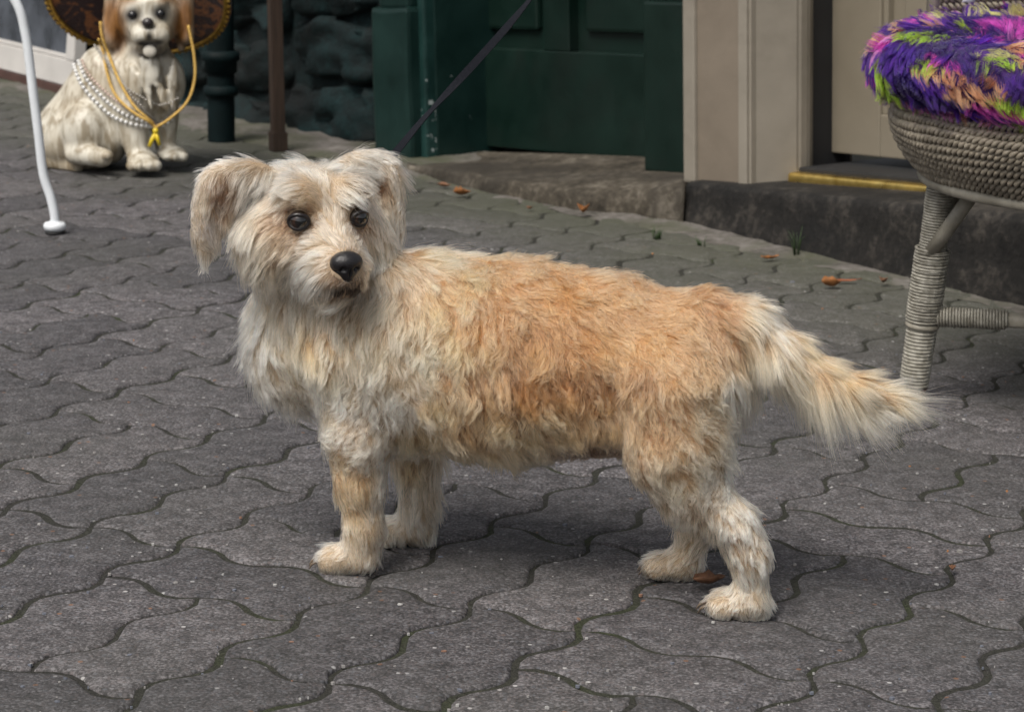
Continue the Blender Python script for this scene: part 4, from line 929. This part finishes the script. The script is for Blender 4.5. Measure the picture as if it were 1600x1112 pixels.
link('tongue', mesh_np('tongue', sp(234, 80, -.104) + v * np.array((.0135, .007, .0125)), f), paint('statue_tongue', (.62, .58, .50), .3, .1, 40, .1), statue)
# --- sombrero tipped back on the statue's head
hatc = sp(217, -18, .04); HN = vn(np.array((0., -.80, -.60)))
HRm = rot_to(HN, (1, 0, 0))
hat = empty('sombrero', hatc); tag(hat, 'maroon embroidered sombrero with gold studded rim on the dog statue', 'hat')
def hp3(r, a, lift): lift = lift + .040 * (max(0, r) / HRAD) ** 3 * math.cos(a) ** 2; return hatc + HRm @ np.array((r * math.cos(a), r * math.sin(a), lift))
HRAD = 143 / SPX
def lathe_h(prof, seg=64):
    V, F = [], []
    for (r, z) in prof:
        for k in range(seg): V.append(hp3(r, 2 * math.pi * k / seg, z))
    for i in range(len(prof) - 1):
        for k in range(seg): F.append((i * seg + k, i * seg + (k + 1) % seg, (i + 1) * seg + (k + 1) % seg, (i + 1) * seg + k))
    return np.array(V), F
b = NB('embroidered_velvet'); nv_ = b.noise(26, 3, .5, dist=1.2); nf_ = b.noise(240, 3, .6)
cc = b.mix(b.ramp(nv_, [(.53, 0.), (.60, 1.)]), (.022, .004, .005), b.ramp(nf_, [(.35, (.10, .028, .008)), (.65, (.36, .13, .03))]))
b.fin(cc, .8, b.bump(nf_, .6, .004)); VELVET = b.m; VELVET.node_tree.nodes['Principled BSDF'].inputs['Sheen Weight'].default_value = .3
GOLD = NB('gold_braid'); GOLD = GOLD.fin(GOLD.ramp(GOLD.noise(220, 3), [(.35, (.25, .13, .02)), (.65, (.62, .40, .09))]), .38, metal=.75)
GCORD = NB('gold_cord'); _mp = GCORD.noise(420, 2); GCORD = GCORD.fin(GCORD.ramp(_mp, [(.35, (.34, .18, .03)), (.65, (.72, .48, .12))]), .5, GCORD.bump(_mp, .8, .003))
def hpart(name, vf, mat, par=hat):
    o = link(name, mesh_np(name, vf[0], vf[1]), mat, par); o.matrix_parent_inverse = Matrix.Translation(-hat.location); return o
top_ = [(.045, -.02), (.07, -.006), (.10, 0), (.13, -.001), (.155, -.003), (.170, -.006), (HRAD, -.010)]; und = [(r + .0005, z - .006) for r, z in top_[::-1]]
hpart('brim', lathe_h([(r * HRAD / .1796, z) for r, z in top_ + und]), VELVET)
hpart('crown', lathe_h([(.062, -.022), (.060, -.05), (.055, -.09), (.045, -.12), (.02, -.135), (.001, -.137)], 40), VELVET)
iv, jf = ico(.0052, 1); parts = []
for k in range(78):
    a = 2 * math.pi * k / 78; parts.append((hp3(HRAD - .001, a, -.006) + iv, jf))
hpart('rim_stud', join(parts), GOLD)
v, f = tube([hp3(HRAD - .007, 2 * math.pi * k / 90, -.003) for k in range(90)], .0048, 6, closed=True); hpart('rim_braid', (v, f), GOLD)
def on_statue(pts, off):
    out = []
    for x, y in pts:
        d = Vector(ray(x, y)).normalized(); h_ = SBV.ray_cast(Vector((0, 0, CAMH)), d)
        out.append(np.array(h_[0] + h_[1] * off) if h_[0] is not None else None)
    good = [i for i, q in enumerate(out) if q is not None]
    for i, q in enumerate(out):
        if q is None:
            j = min(good, key=lambda g: abs(g - i)); out[i] = P(*pts[i], Y=out[j][1] - .004)
    return np.array(out)
def smooth_path(pts, off, n):
    q = on_statue([tuple(p) for p in spline([(x, y, 0) for x, y in pts], n)[:, :2]], off)
    for _ in range(6): q[1:-1] = q[1:-1] * .5 + (q[:-2] + q[2:]) * .25
    return q
cordp = [smooth_path([(157, 34), (172, 90), (200, 150), (225, 185), (243, 200)], .006, 40), smooth_path([(158, 62), (166, 105), (182, 150), (212, 180), (243, 200)], .005, 40)]
c3 = spline([sp(294, 40, -.05), sp(303, 85, -.06), sp(304, 125, -.07), sp(292, 160, -.085), sp(265, 186, -.10), sp(243, 200, -.11)], 40); cordp.append(c3)
# bring the three ends together on the toggle
knot = c3[-1]
for q in cordp[:2]:
    w = np.linspace(0, 1, len(q)) ** 3; q += (knot - q[-1]) * w[:, None]
hpart('chin_cord', join([tube(q, .0030, 7) for q in cordp]), GCORD)
YEL = paint('yellow_toggle', (.62, .46, .02), .4, .15, 60, .2, 150)
tg = hpart('toggle', (knot + ico(1, 2)[0] * np.array((.0062, .0062, .0066)) + (0, 0, -.006), ico(1, 2)[1]), YEL)
o = hpart('tassel', join([tube([knot + (0, 0, -.010), knot + (-.006, -.003, -.022), knot + (-.0125, -.004, -.037)], [.0034, .0045, .0036], 7), tube([knot + (0, 0, -.010), knot + (.004, -.003, -.020), knot + (.008, -.002, -.034)], [.0034, .0042, .0034], 7)]), YEL)
PEARL = NB('pearl_bead').fin((.74, .74, .73), .22, spec=.6); PINKP = NB('pink_pearl_bead').fin((.60, .46, .40), .25, spec=.6); SILV = NB('silver_bead').fin((.42, .40, .37), .3, metal=.55)
def necklace(pts, r, mat, label, gapf=2.25, off=.003):
    q = smooth_path(pts, off, 60); s_ = np.concatenate([[0], np.cumsum(np.linalg.norm(np.diff(q, axis=0), axis=1))]); n = int(s_[-1] / (r * gapf))
    c = np.stack([np.interp(np.linspace(0, s_[-1], n), s_, q[:, i]) for i in range(3)], 1); iv_, if_ = ico(r, 1)
    o = link('bead_necklace', mesh_np('bead_necklace', *join([(x + iv_, if_) for x in c])), mat); tag(o, label, 'necklace', 'bead strings on the dog statue'); return o
necklace([(119, 104), (128, 130), (150, 158), (180, 182), (214, 196), (240, 197), (262, 190), (270, 178)], .0046, PEARL, 'outermost white pearl string across the dog statue chest', off=.005)
necklace([(126, 98), (136, 122), (158, 148), (190, 175), (222, 190), (245, 194), (266, 184)], .0044, PEARL, 'second white pearl string just inside the outermost one on the statue', off=.005)
necklace([(132, 97), (142, 118), (165, 142), (196, 168), (226, 186), (246, 192)], .0034, PINKP, 'pinkish bead string inside the white pearl strings on the statue', off=.0065)
necklace([(150, 76), (176, 110), (205, 140), (238, 160), (262, 161), (274, 154)], .0030, SILV, 'highest silver bead string lying below the statue chin', off=.0065)
necklace([(158, 84), (190, 122), (212, 155), (228, 178), (250, 188), (268, 174), (270, 160)], .0030, SILV, 'lower silver bead string hanging in a deep loop on the statue', off=.0065)
print('statue', round(time.time() - T0, 1))
# ------------------------------------------------------------------ wicker chair with a furry pet bed
CY = 2.80; CX = .768
def wk(name, lo, hi, s=120, rough=.55):
    b = NB(name); n1 = b.noise(s, 4, .6); n2 = b.noise(14, 4, .6)
    col = b.mix(b.ramp(n2, [(.4, 0.), (.7, .55)]), b.ramp(n1, [(.35, lo), (.65, hi)]), tuple(x * .55 for x in lo)); return b.fin(col, rough, b.bump(n1, .5, .002))
ROPE = wk('seagrass_rope', (.155, .130, .098), (.36, .315, .245)); WRAP = wk('wrapped_cane', (.20, .185, .150), (.42, .40, .345)); CANE = wk('cane_pole', (.21, .19, .150), (.34, .315, .26), 40, .45)
RUST = wk('rusty_ferrule', (.075, .035, .018), (.16, .085, .045)); FOOTT = wk('foot_tip', (.34, .28, .17), (.50, .42, .27), 60)
chair = empty('wicker_chair', (CX, CY, 0)); tag(chair, 'round wicker chair with wrapped legs and woven basket seat', 'chair')
def cpt(name, vf, mat, par=chair, smooth=True):
    o = link(name, mesh_np(name, vf[0], vf[1], smooth), mat, par)
    if par is chair: o.matrix_parent_inverse = Matrix.Translation(-chair.location)
    return o
def helix(a, b, r0, r1, pitch, rad, seg=16, sides=5, jit=.0, seed=0):
    a, b = np.array(a, float), np.array(b, float); L = np.linalg.norm(b - a); R = rot_to(b - a); n = int(L / pitch * seg); rgl = np.random.RandomState(seed)
    t = np.linspace(0, 1, n); th = t * L / pitch * 2 * math.pi; rr_ = r0 + (r1 - r0) * t + rgl.randn(n) * jit
    return tube(a + (b - a) * t[:, None] + (R @ np.stack([rr_ * np.cos(th), rr_ * np.sin(th), 0 * th])).T, rad, sides)
def leg(foot, top):
    foot, top = np.array(foot, float), np.array(top, float); at = lambda t: foot + (top - foot) * t
    l = cpt('leg', tube([at(.03), at(.5), at(1.)], [.0155, .0165, .0150], 14), CANE)
    sub = lambda n, vf, m: cpt(n, vf, m, l)
    sub('ferrule', tube([at(.0), at(.025), at(.055)], [.0125, .0150, .0172], 14), RUST)
    sub('foot_tip', tube([at(-.002) + (0, -.0035, 0), at(.038) + (-.0, -.0045, 0)], [.0105, .0120], 12), FOOTT)
    sub('coil', helix(at(.058), at(.34), .0165, .0172, .0046, .0026, 18, 6, .0002, 1), WRAP)
    sub('band', tube([at(.335), at(.345), at(.36)], [.0205, .0215, .0205], 18), CANE)
    sub('cord_wrap', join([helix(at(.36), at(.70), .0205, .0205, .0040, .0018, 16, 5, .0003, 2), helix(at(.36), at(.70), .0212, .0212, .012, .0010, 26, 4, .0003, 3)]), WRAP)
    sub('cord_wrap', helix(at(.70), at(1.), .0160, .0175, .0036, .0016, 16, 5, .0003, 4), WRAP)
    return l
f0 = P(1425, 622, z=.0); t0 = P(1472, 285, Y=CY + .02)
legs = [(f0, t0)]
for a in (90, 180, 270):
    c, s = math.cos(math.radians(a)), math.sin(math.radians(a)); ro = lambda p: np.array((CX + (p[0] - CX) * c - (p[1] - CY) * s, CY + (p[0] - CX) * s + (p[1] - CY) * c, p[2])); legs.append((ro(f0), ro(t0)))
for f_, t_ in legs: leg(f_, t_)
# braces and stretchers
br0, br1 = P(1452, 398, Y=CY + .015), P(1522, 300, Y=CY - .02); cpt('brace', tube([br0, br1], .0092, 12), CANE); cpt('brace', tube([P(1468, 372, Y=CY + .03), P(1500, 298, Y=CY + .07)], .0085, 12), CANE)
sa, sbb = P(1448, 494, Y=CY + .03), P(1640, 503, Y=CY - .01); sd_ = (sbb - sa)
st_ = cpt('stretcher', tube([sa, sa + sd_ * 3.], .0098, 12), CANE); cpt('cord_wrap', helix(sa + sd_ * .06, sa + sd_ * .66, .0115, .0115, .0038, .0017, 16, 5, .0003, 5), WRAP, st_)
# basket seat: rows of two-ply twisted rope
zb = P(1440, 272, Y=CY)[2]; zt_ = P(1400, 160, Y=CY)[2]
RB = .264; rows_n = 11; parts = []
for j in range(rows_n):
    t = j / (rows_n - 1); z = zb + .006 + (zt_ - zb) * t; R = RB + .044 * math.sin(min(1, t * 1.25 + .12) * math.pi * .5) - .012 * max(0, t - .75) / .25
    n = 900
    for ply in (0, 1):
        a = np.linspace(0, 2 * math.pi, n, endpoint=False); tw = a * (100 + j) + ply * math.pi + j * 1.3
        path = np.stack([CX + (R + .0042 * np.cos(tw)) * np.cos(a), CY + (R + .0042 * np.cos(tw)) * np.sin(a), z + .0034 * np.sin(tw) + .0015 * np.sin(a * 9 + j)], 1)
        parts.append(tube(path, .0033, 5, closed=True))
cpt('basket_seat', join(parts), ROPE)
INN = [(RB - .002, zb), (RB + .030, zb + (zt_ - zb) * .5), (RB + .024, zt_), (.001, zt_)]
V, F = [], []
for r, z in INN:
    for k in range(64): a = 2 * math.pi * k / 64; V.append((CX + r * math.cos(a), CY + r * math.sin(a), z))
for i in range(3):
    for k in range(64): F.append((i * 64 + k, i * 64 + (k + 1) % 64, (i + 1) * 64 + (k + 1) % 64, (i + 1) * 64 + k))
cpt('basket_lining', (np.array(V), F), wk('dark_lining', (.020, .016, .012), (.05, .042, .032)))
cpt('seat_ring', tube([(CX + (RB + .004) * math.cos(a), CY + (RB + .004) * math.sin(a), zb - .005) for a in np.linspace(0, 2 * math.pi, 80, endpoint=False)], .0075, 10, closed=True), CANE)
# low woven back rest, only its corner reaches into the picture
parts = []; bx0 = P(1466, 5, Y=CY + .22)
for j in range(14):
    z = bx0[2] - .10 + j * .0105
    for ply in (0, 1):
        s_ = np.linspace(0, 1, 260); tw = s_ * 170 + ply * math.pi + j
        parts.append(tube(np.stack([bx0[0] + .50 * s_, bx0[1] + .10 * np.sin(s_ * math.pi) + .0035 * np.cos(tw), z + .0036 * np.sin(tw)], 1), .0036, 4))
cpt('back_rest', join(parts), ROPE); cpt('back_post', tube([(bx0[0] - .006, bx0[1], zt_ - .02), (bx0[0] - .006, bx0[1], bx0[2] + .30)], .009, 10), CANE)
# --- furry ring-shaped pet bed
zc = .423; RT, rt, ZS = .283, .058, 1.36
bed = None
class Torus:
    def __call__(s, p): q = p - np.array((CX, CY, zc)); x = np.hypot(q[:, 0], q[:, 1]) - RT; return (np.hypot(x, q[:, 2] * ZS) - rt) * .8
    def grad(s, p):
        q = p - np.array((CX, CY, zc)); h_ = np.hypot(q[:, 0], q[:, 1]); x = h_ - RT
        return vn(np.stack([x * q[:, 0] / h_, x * q[:, 1] / h_, q[:, 2] * ZS * ZS], 1))
TF = Torus(); nu, nv2 = 72, 20; V, F = [], []
for i in range(nu):
    a = 2 * math.pi * i / nu
    for k in range(nv2):
        b_ = 2 * math.pi * k / nv2; r = rt * (1 + .05 * math.sin(5 * a + 2 * b_)); V.append((CX + (RT + r * math.cos(b_)) * math.cos(a), CY + (RT + r * math.cos(b_)) * math.sin(a), zc + r * math.sin(b_) / ZS))
for i in range(nu):
    for k in range(nv2): F.append((i * nv2 + k, ((i + 1) % nu) * nv2 + k, ((i + 1) % nu) * nv2 + (k + 1) % nv2, i * nv2 + (k + 1) % nv2))
V = np.array(V); F = np.array(F)
PLUSH = paint('purple_plush_backing', (.035, .010, .09), .9, .3, 40, .2)
bed = link('pet_bed', mesh_np('pet_bed', V, F), PLUSH); tag(bed, 'purple, pink and lime shaggy fur ring-shaped pet bed on the wicker chair', 'pet bed')
dsk = [(CX + r * math.cos(a), CY + r * math.sin(a), zc - .030 + .02 * (r / RT) ** 2) for r in (.0, .09, .18, .26) for a in np.linspace(0, 2 * math.pi, 40, endpoint=False)]
link('bed_floor', mesh_np('bed_floor', dsk, [(i * 40 + k, i * 40 + (k + 1) % 40, (i + 1) * 40 + (k + 1) % 40, (i + 1) * 40 + k) for i in range(3) for k in range(40)]), PLUSH, bed)
rgb_ = np.random.RandomState(3)
seenw = lambda c, n: np.where((n * vn(np.array((0, 0, CAMH)) - c)).sum(1) > -.35, 1., .15) * np.where(c[:, 0] > CX + .10, .4, 1.)
br_ = sample_mesh(V, F, 100000, rgb_, seenw); bn = TF.grad(br_)
q = br_ - np.array((CX, CY, zc)); ang = np.arctan2(q[:, 1], q[:, 0]); tan_ = np.stack([-np.sin(ang), np.cos(ang), 0 * ang], 1); outw = np.stack([np.cos(ang), np.sin(ang), 0 * ang], 1)
vang = np.arctan2(q[:, 2], np.hypot(q[:, 0], q[:, 1]) - RT)
comb = outw * .8 - np.array((0, 0, 1.)) * .55 + tan_ * .5
# dyed patches: long blotches running round the ring
pc = np.stack([ang * RT / .062, vang * rt / .017, 0 * ang], 1) + noise3(br_, 30, 4) * .35
cells_ = rgb_.uniform((-16, -12, 0), (16, 12, 0), (900, 3)); kd = KDTree(len(cells_))
for i, c in enumerate(cells_): kd.insert(c, i)
kd.balance(); cid = np.array([kd.find(c)[1] for c in pc])
pal = np.array([lin(44, 2, 98), lin(36, 2, 80), lin(52, 5, 116), lin(42, 2, 90), lin(204, 44, 150), lin(222, 96, 176), lin(140, 204, 44), lin(206, 208, 96), lin(218, 124, 84)])
cc_ = pal[rgb_.choice(9, len(cells_), p=[.17, .16, .14, .12, .11, .10, .08, .06, .06])][cid]
bp, brr, bc = grow(br_, bn, comb, np.full(len(br_), .024), np.full(len(br_), .34), np.full(len(br_), .0016), cc_ * .8, cc_, TF, rgb_, K=7, grav=.35, locks=900, wisps=6000, clump=.5, wclump=.66, rad=.00022, noise_amp=.55, noise_scale=28., jit=.30, wavef=.8, tip=.2)
curves_object('plush_pile', bp, brr, bc, hair_material('plush_fibre', .6, .8), bed)
tagp = P(1512, 4, Y=CY + .10); tq = []
for i in range(6):
    for k in range(4): tq.append(tagp + (.016 * (k / 3 - .5) + .004 * math.sin(i), -.004 * math.sin(i * .8 + k), .030 * (i / 5)))
tg_ = link('paper_tag', mesh_np('paper_tag', tq, [(i * 4 + k, i * 4 + k + 1, (i + 1) * 4 + k + 1, (i + 1) * 4 + k) for i in range(5) for k in range(3)]), paint('white_paper', (.75, .77, .80), .6, .05, 20, .05)); tg_.modifiers.new('thickness', 'SOLIDIFY').thickness = .0008
tag(tg_, 'small white paper tag sticking up behind the furry pet bed', 'tag')
# ------------------------------------------------------------------ white tubular table leg, timber post, picture frame, drainpipe, leash
WHITE = paint('white_enamel_tube', (.66, .69, .72), .35, .06, 20, .08, 60, chips=(50., .74), chip_col=(.30, .22, .16))
RUBBER = paint('black_rubber', (.012, .012, .013), .7, .2, 40, .1)
fw = P(86, 366, z=0.)
tl = empty('table_leg', fw); tag(tl, 'bent white tubular table leg with round foot on the pavers', 'table leg')
path = spline([P(x, y, Y=fw[1] + dy) for x, y, dy in ((-120, -62, .02), (-20, -42, .01), (24, 2, .0), (40, 55, .0), (50, 130, 0), (60, 210, 0), (66, 262, 0), (71, 285, 0), (79, 308, 0), (85, 335, 0))] + [np.array((fw[0], fw[1], .012))], 60)
def tpt(n, vf, m): o = link(n, mesh_np(n, *vf), m, tl); o.matrix_parent_inverse = Matrix.Translation(-tl.location); return o
tpt('tube', tube(path, .0078, 14), WHITE)
def lathe(c, prof, seg=28):
    V, F = [], []
    for r, z in prof:
        for k in range(seg): a = 2 * math.pi * k / seg; V.append((c[0] + r * math.cos(a), c[1] + r * math.sin(a), c[2] + z))
    for i in range(len(prof) - 1):
        for k in range(seg): F.append((i * seg + k, i * seg + (k + 1) % seg, (i + 1) * seg + (k + 1) % seg, (i + 1) * seg + k))
    return np.array(V), F
tpt('foot', lathe(fw, [(.001, .007), (.015, .0065), (.0180, .009), (.0192, .013), (.0190, .017), (.016, .0205), (.010, .0215), (.0085, .023), (.001, .023)]), WHITE)
tpt('rubber_pad', lathe(fw, [(.001, .0), (.0165, .0), (.0170, .004), (.0160, .0072), (.001, .0072)]), RUBBER)
WOOD = NB('brown_stained_timber'); _m = WOOD.n('ShaderNodeMapping'); WOOD.l(WOOD.pos(), _m.inputs[0]); _m.inputs['Scale'].default_value = (1, 1, .06); _n = WOOD.noise(160, 4, .6, _m.outputs[0]); WOOD = WOOD.fin(WOOD.ramp(_n, [(.3, (.020, .012, .008)), (.7, (.052, .031, .020))]), .55, WOOD.bump(_n, .3, .002))
pb = P(435, 236, z=0.); post = empty('timber_post', pb); tag(post, 'slim brown square timber post standing before the green stone wall', 'post')
def box_rot(c, hx, hy, z0, z1, ang, lean=(0, 0), bev=.002):
    bm = bmesh.new(); bmesh.ops.create_cube(bm, size=2)
    for v in bm.verts: v.co = Vector((v.co.x * hx, v.co.y * hy, z0 if v.co.z < 0 else z1))
    bmesh.ops.bevel(bm, geom=list(bm.edges), offset=bev, segments=2, affect='EDGES')
    M = Matrix.Rotation(ang, 4, 'Z')
    for v in bm.verts: q = M @ v.co; v.co = Vector((c[0] + q.x + lean[0] * q.z, c[1] + q.y + lean[1] * q.z, q.z))
    me = bm_mesh('box', bm); return me
for nm, hx, z0, z1 in (('shaft', .0130, .03, .95), ('shoe', .0165, .0, .042)):
    me = box_rot(pb, hx, hx, z0, z1, math.radians(28), (-.02, .0)); me.name = nm; o = link(nm, me, WOOD, post); o.matrix_parent_inverse = Matrix.Translation(-post.location)
# framed mirror leaning at the left
fa = P(124, 151, z=0.); fdir = vn(np.array((-.246, .373, 0.))); fn = vn(np.array((-.373, -.246, 0.)))
FRW = paint('off_white_frame', (.50, .48, .46), .5, .08, 8, .1, 60); FRB = paint('brown_frame_base', (.060, .028, .022), .5, .25, 20, .1)
GLASS = NB('dark_mirror_glass'); GLASS = GLASS.fin(GLASS.ramp(GLASS.noise(9, 4, .6), [(.35, (.030, .034, .042)), (.65, (.085, .095, .115))]), .18, spec=.6)
frame = empty('mirror_frame', fa); tag(frame, 'off-white framed dark mirror standing on the pavement behind the statue', 'mirror')
def fbox(nm, a0, a1, z0, z1, t0, t1, mat):
    bm = bmesh.new(); bmesh.ops.create_cube(bm, size=1)
    for v in bm.verts: v.co = Vector(fa + fdir * (a0 if v.co.x < 0 else a1) + fn * (t0 if v.co.y < 0 else t1) + np.array((0, 0, z0 if v.co.z < 0 else z1)) - fn * .10 * (z0 if v.co.z < 0 else z1))
    bmesh.ops.recalc_face_normals(bm, faces=bm.faces); bmesh.ops.bevel(bm, geom=list(bm.edges), offset=.002, segments=2, affect='EDGES')
    o = link(nm, bm_mesh(nm, bm), mat, frame); o.matrix_parent_inverse = Matrix.Translation(-frame.location); return o
fbox('base_rail', 0, 1.3, .0, .022, -.012, .030, FRB); fbox('frame_rail', .0, 1.3, .023, .088, -.01, .022, FRW); fbox('frame_stile', .0, .055, .089, .95, -.01, .022, FRW); fbox('frame_stile', .80, .86, .089, .95, -.01, .022, FRW); fbox('frame_bead', .056, .799, .089, .098, -.008, .014, FRW); fbox('glass', .05, 1.29, .085, .95, -.009, .002, GLASS)
# cast-iron drainpipe against the stone wall
dpb = P(346, 221, z=0.); PIPE = paint('dark_green_iron', (.0024, .0085, .0095), .7, .45, 12, .5, 30, spec=.15)
pipe = empty('drainpipe', dpb); tag(pipe, 'dark green iron drainpipe with collars against the stone wall', 'drainpipe')
for nm, prof in (('shaft', [(.030, .0), (.030, 1.0)]), ('collar', [(.030, .10), (.037, .102), (.039, .110), (.037, .120), (.031, .124)]), ('collar', [(.030, .150), (.036, .152), (.036, .175), (.042, .180), (.042, .195), (.031, .20)])):
    o = link(nm, mesh_np(nm, *lathe(dpb, prof)), PIPE, pipe); o.matrix_parent_inverse = Matrix.Translation(-pipe.location)
# leash: flat webbing with a slow twist, fixed behind the dog's neck
WEB = NB('grey_webbing'); _n = WEB.noise(700, 2); WEB = WEB.fin(WEB.ramp(_n, [(.3, (.004, .0045, .007)), (.7, (.014, .015, .020))]), .75, WEB.bump(_n, .6, .001), spec=.1)
neck = dw(hd(-.045, .035, -.03)); lp = spline([neck, P(606, 252, Y=2.30), P(660, 188, Y=2.38), P(715, 128, Y=2.46), P(775, 62, Y=2.55), P(828, 0, Y=2.64), P(900, -90, Y=2.78)], 70)
tanl = vn(np.gradient(lp, axis=0)); V, F = [], []
for i, p_ in enumerate(lp):
    s_ = i / 69; a = math.radians(np.interp(s_, [0, .2, .38, .55, .72, .85, 1], [20, 35, 62, 10, 25, 70, 80])); vd = vn(p_ - np.array((0, 0, CAMH))); sd0 = vn(np.cross(tanl[i], vd)); w_ = sd0 * math.cos(a) + vd * math.sin(a); n_ = np.cross(tanl[i], w_)
    for sx, sy in ((-1, -1), (1, -1), (1, 1), (-1, 1)): V.append(p_ + w_ * .0043 * sx + n_ * .0008 * sy)
for i in range(69):
    for k in range(4): F.append((i * 4 + k, i * 4 + (k + 1) % 4, (i + 1) * 4 + (k + 1) % 4, (i + 1) * 4 + k))
F += [(3, 2, 1, 0), (69 * 4, 69 * 4 + 1, 69 * 4 + 2, 69 * 4 + 3)]
leash = link('leash', mesh_np('leash', V, F, False), WEB); tag(leash, 'dark grey webbing leash rising from behind the dog to the upper edge', 'leash')
# ------------------------------------------------------------------ small litter: leaves, grass, grit
def leaf_mat(nm, a, b_): m = NB(nm); n = m.noise(130, 4, .6); return m.fin(m.ramp(n, [(.3, a), (.7, b_)]), .6, m.bump(n, .5, .002))
LEAFS = [leaf_mat('orange_dry_leaf', (.15, .055, .014), (.32, .13, .038)), leaf_mat('brown_dry_leaf', (.10, .045, .022), (.22, .105, .055)), leaf_mat('red_dry_leaf', (.20, .055, .022), (.33, .11, .05)), leaf_mat('purple_petal', (.20, .02, .14), (.34, .05, .22))]
def leaf(x, y, L, wd, ang, curl, mi, label, up=.0, nm='dry_leaf', cat='leaf', grp='dry leaves on the pavement'):
    c = P(x, y, z=.004 + up); n, m = 9, 5; V, F = [], []; rl = random.Random(int(x * 7 + y))
    ca_, sa_ = math.cos(ang), math.sin(ang)
    for i in range(n):
        t = i / (n - 1); w = wd * math.sin(math.pi * min(1, t ** .8 * .96 + .03)) * (1 + .25 * rl.uniform(-1, 1))
        for k in range(m):
            s_ = k / (m - 1) * 2 - 1; a = (t - .5) * L; b_ = s_ * w / 2
            z = curl * (abs(s_) ** 1.6 * w * .8 + (t - .5) ** 2 * L * 1.1) + rl.uniform(0, .0012)
            V.append((c[0] + a * ca_ - b_ * sa_, c[1] + a * sa_ + b_ * ca_, c[2] + z))
    for i in range(n - 1):
        for k in range(m - 1): F.append((i * m + k, i * m + k + 1, (i + 1) * m + k + 1, (i + 1) * m + k))
    o = link(nm, mesh_np(nm, V, F), LEAFS[mi]); o.modifiers.new('thickness', 'SOLIDIFY').thickness = .0006; tag(o, label, cat, grp); return o
leaf(722, 305, .034, .022, .3, .7, 0, 'orange curled leaf lying before the far end of the stone sill')
leaf(694, 292, .030, .014, -.4, .6, 1, 'brown curled leaf behind the orange one by the stone sill')
leaf(912, 333, .030, .020, 1.2, .9, 0, 'orange leaf standing against the middle of the stone sill', .004)
leaf(1203, 405, .038, .012, .5, .5, 0, 'narrow orange leaf beside the grass tuft at the dark step')
leaf(1299, 448, .032, .020, .2, .9, 0, 'crumpled orange leaf on the pavers before the dark step')
leaf(1322, 440, .050, .008, .1, .3, 2, 'thin reddish leaf strip behind the crumpled orange leaf')
leaf(1381, 442, .020, .014, 1.0, .8, 1, 'small pale brown leaf against the step by the chair leg', .002)
leaf(1488, 891, .012, .007, 1.3, .9, 1, 'tiny brown curled leaf on the open pavers below the chair')
leaf(1108, 912, .034, .020, .4, .6, 1, 'brown leaf under the dog beside its far hind paw', .002)
leaf(1193, 606, .012, .009, .7, .8, 3, 'magenta petal on the pavers behind the dog rump', .002, 'petal', 'petal', None)
leaf(828, 327, .016, .010, .9, .6, 1, 'small brown leaf between two orange leaves at the stone sill')
GRASS = leaf_mat('grass_blade', (.016, .036, .010), (.040, .075, .020))
def tuft(x, y, n, h_, label):
    n = max(5, n // 2); h_ *= 1.25; c = P(x, y, z=0.); rl = random.Random(int(x)); parts = []
    for i in range(n):
        a = rl.uniform(0, 6.28); r = rl.uniform(0, .008); l_ = h_ * rl.uniform(.5, 1.1); b0 = c + (r * math.cos(a), r * math.sin(a), -.002); d = np.array((math.cos(a), math.sin(a), 0)) * rl.uniform(.1, .5)
        parts.append(tube([b0, b0 + d * l_ * .3 + (0, 0, l_ * .55), b0 + d * l_ + (0, 0, l_ * rl.uniform(.7, 1.))], [.0010, .0008, .0002], 4))
    o = link('grass_tuft', mesh_np('grass_tuft', *join(parts)), GRASS); tag(o, label, 'grass', 'grass tufts along the wall')
tuft(1026, 374, 22, .024, 'grass tuft in the pavement joint below the sill end'); tuft(1095, 383, 16, .014, 'low grass tuft in a joint before the step corner'); tuft(1246, 398, 14, .045, 'tallest grass tuft with upright blades against the dark step'); tuft(360, 205, 10, .04, 'thin grass tuft at the foot of the drainpipe')
# grit: pale and rusty flakes scattered over the pavers
rl = random.Random(5); parts = []; cols = []; V, F = [], []
for i in range(620):
    y = rl.uniform(1.55, 1.55 + 3.1 * rl.random()); x = rl.uniform(-.25, .25) * y * 1.15; s_ = rl.choice((.0007, .0009, .0011, .0014, .0020)) * (1 if rl.random() < .93 else 1.7); k0 = len(V); nn = rl.choice((4, 5, 6)); a0 = rl.uniform(0, 6.28)
    pts_ = [(x + s_ * rl.uniform(.6, 1.3) * math.cos(a0 + 6.283 * j / nn), y + .7 * s_ * rl.uniform(.6, 1.3) * math.sin(a0 + 6.283 * j / nn)) for j in range(nn)]
    V += [(*q, -.001) for q in pts_] + [(*q, .0008 + s_ * .35 * rl.uniform(.5, 1)) for q in pts_]
    F += [tuple(k0 + nn + j for j in range(nn))] + [(k0 + j, k0 + (j + 1) % nn, k0 + nn + (j + 1) % nn, k0 + nn + j) for j in range(nn)]
    c = rl.choice([(.34, .335, .33)] * 4 + [(.24, .23, .225)] * 6 + [(.12, .13, .16)] * 6 + [(.36, .16, .06), (.22, .12, .08)]); cols += [c] * (2 * nn)
me = mesh_np('grit', V, F, False); ca = me.color_attributes.new('grit', 'FLOAT_COLOR', 'POINT'); ca.data.foreach_set('color', np.array([(*c, 1) for c in cols], np.float32).reshape(-1))
b = NB('grit_flakes'); at_ = b.n('ShaderNodeAttribute', attribute_name='grit'); b.fin(at_.outputs['Color'], .7); o = link('grit', me, b.m); tag(o, 'pale and rusty grit scattered over the pavers', 'grit', kind='stuff')
print('all', round(time.time() - T0, 1))
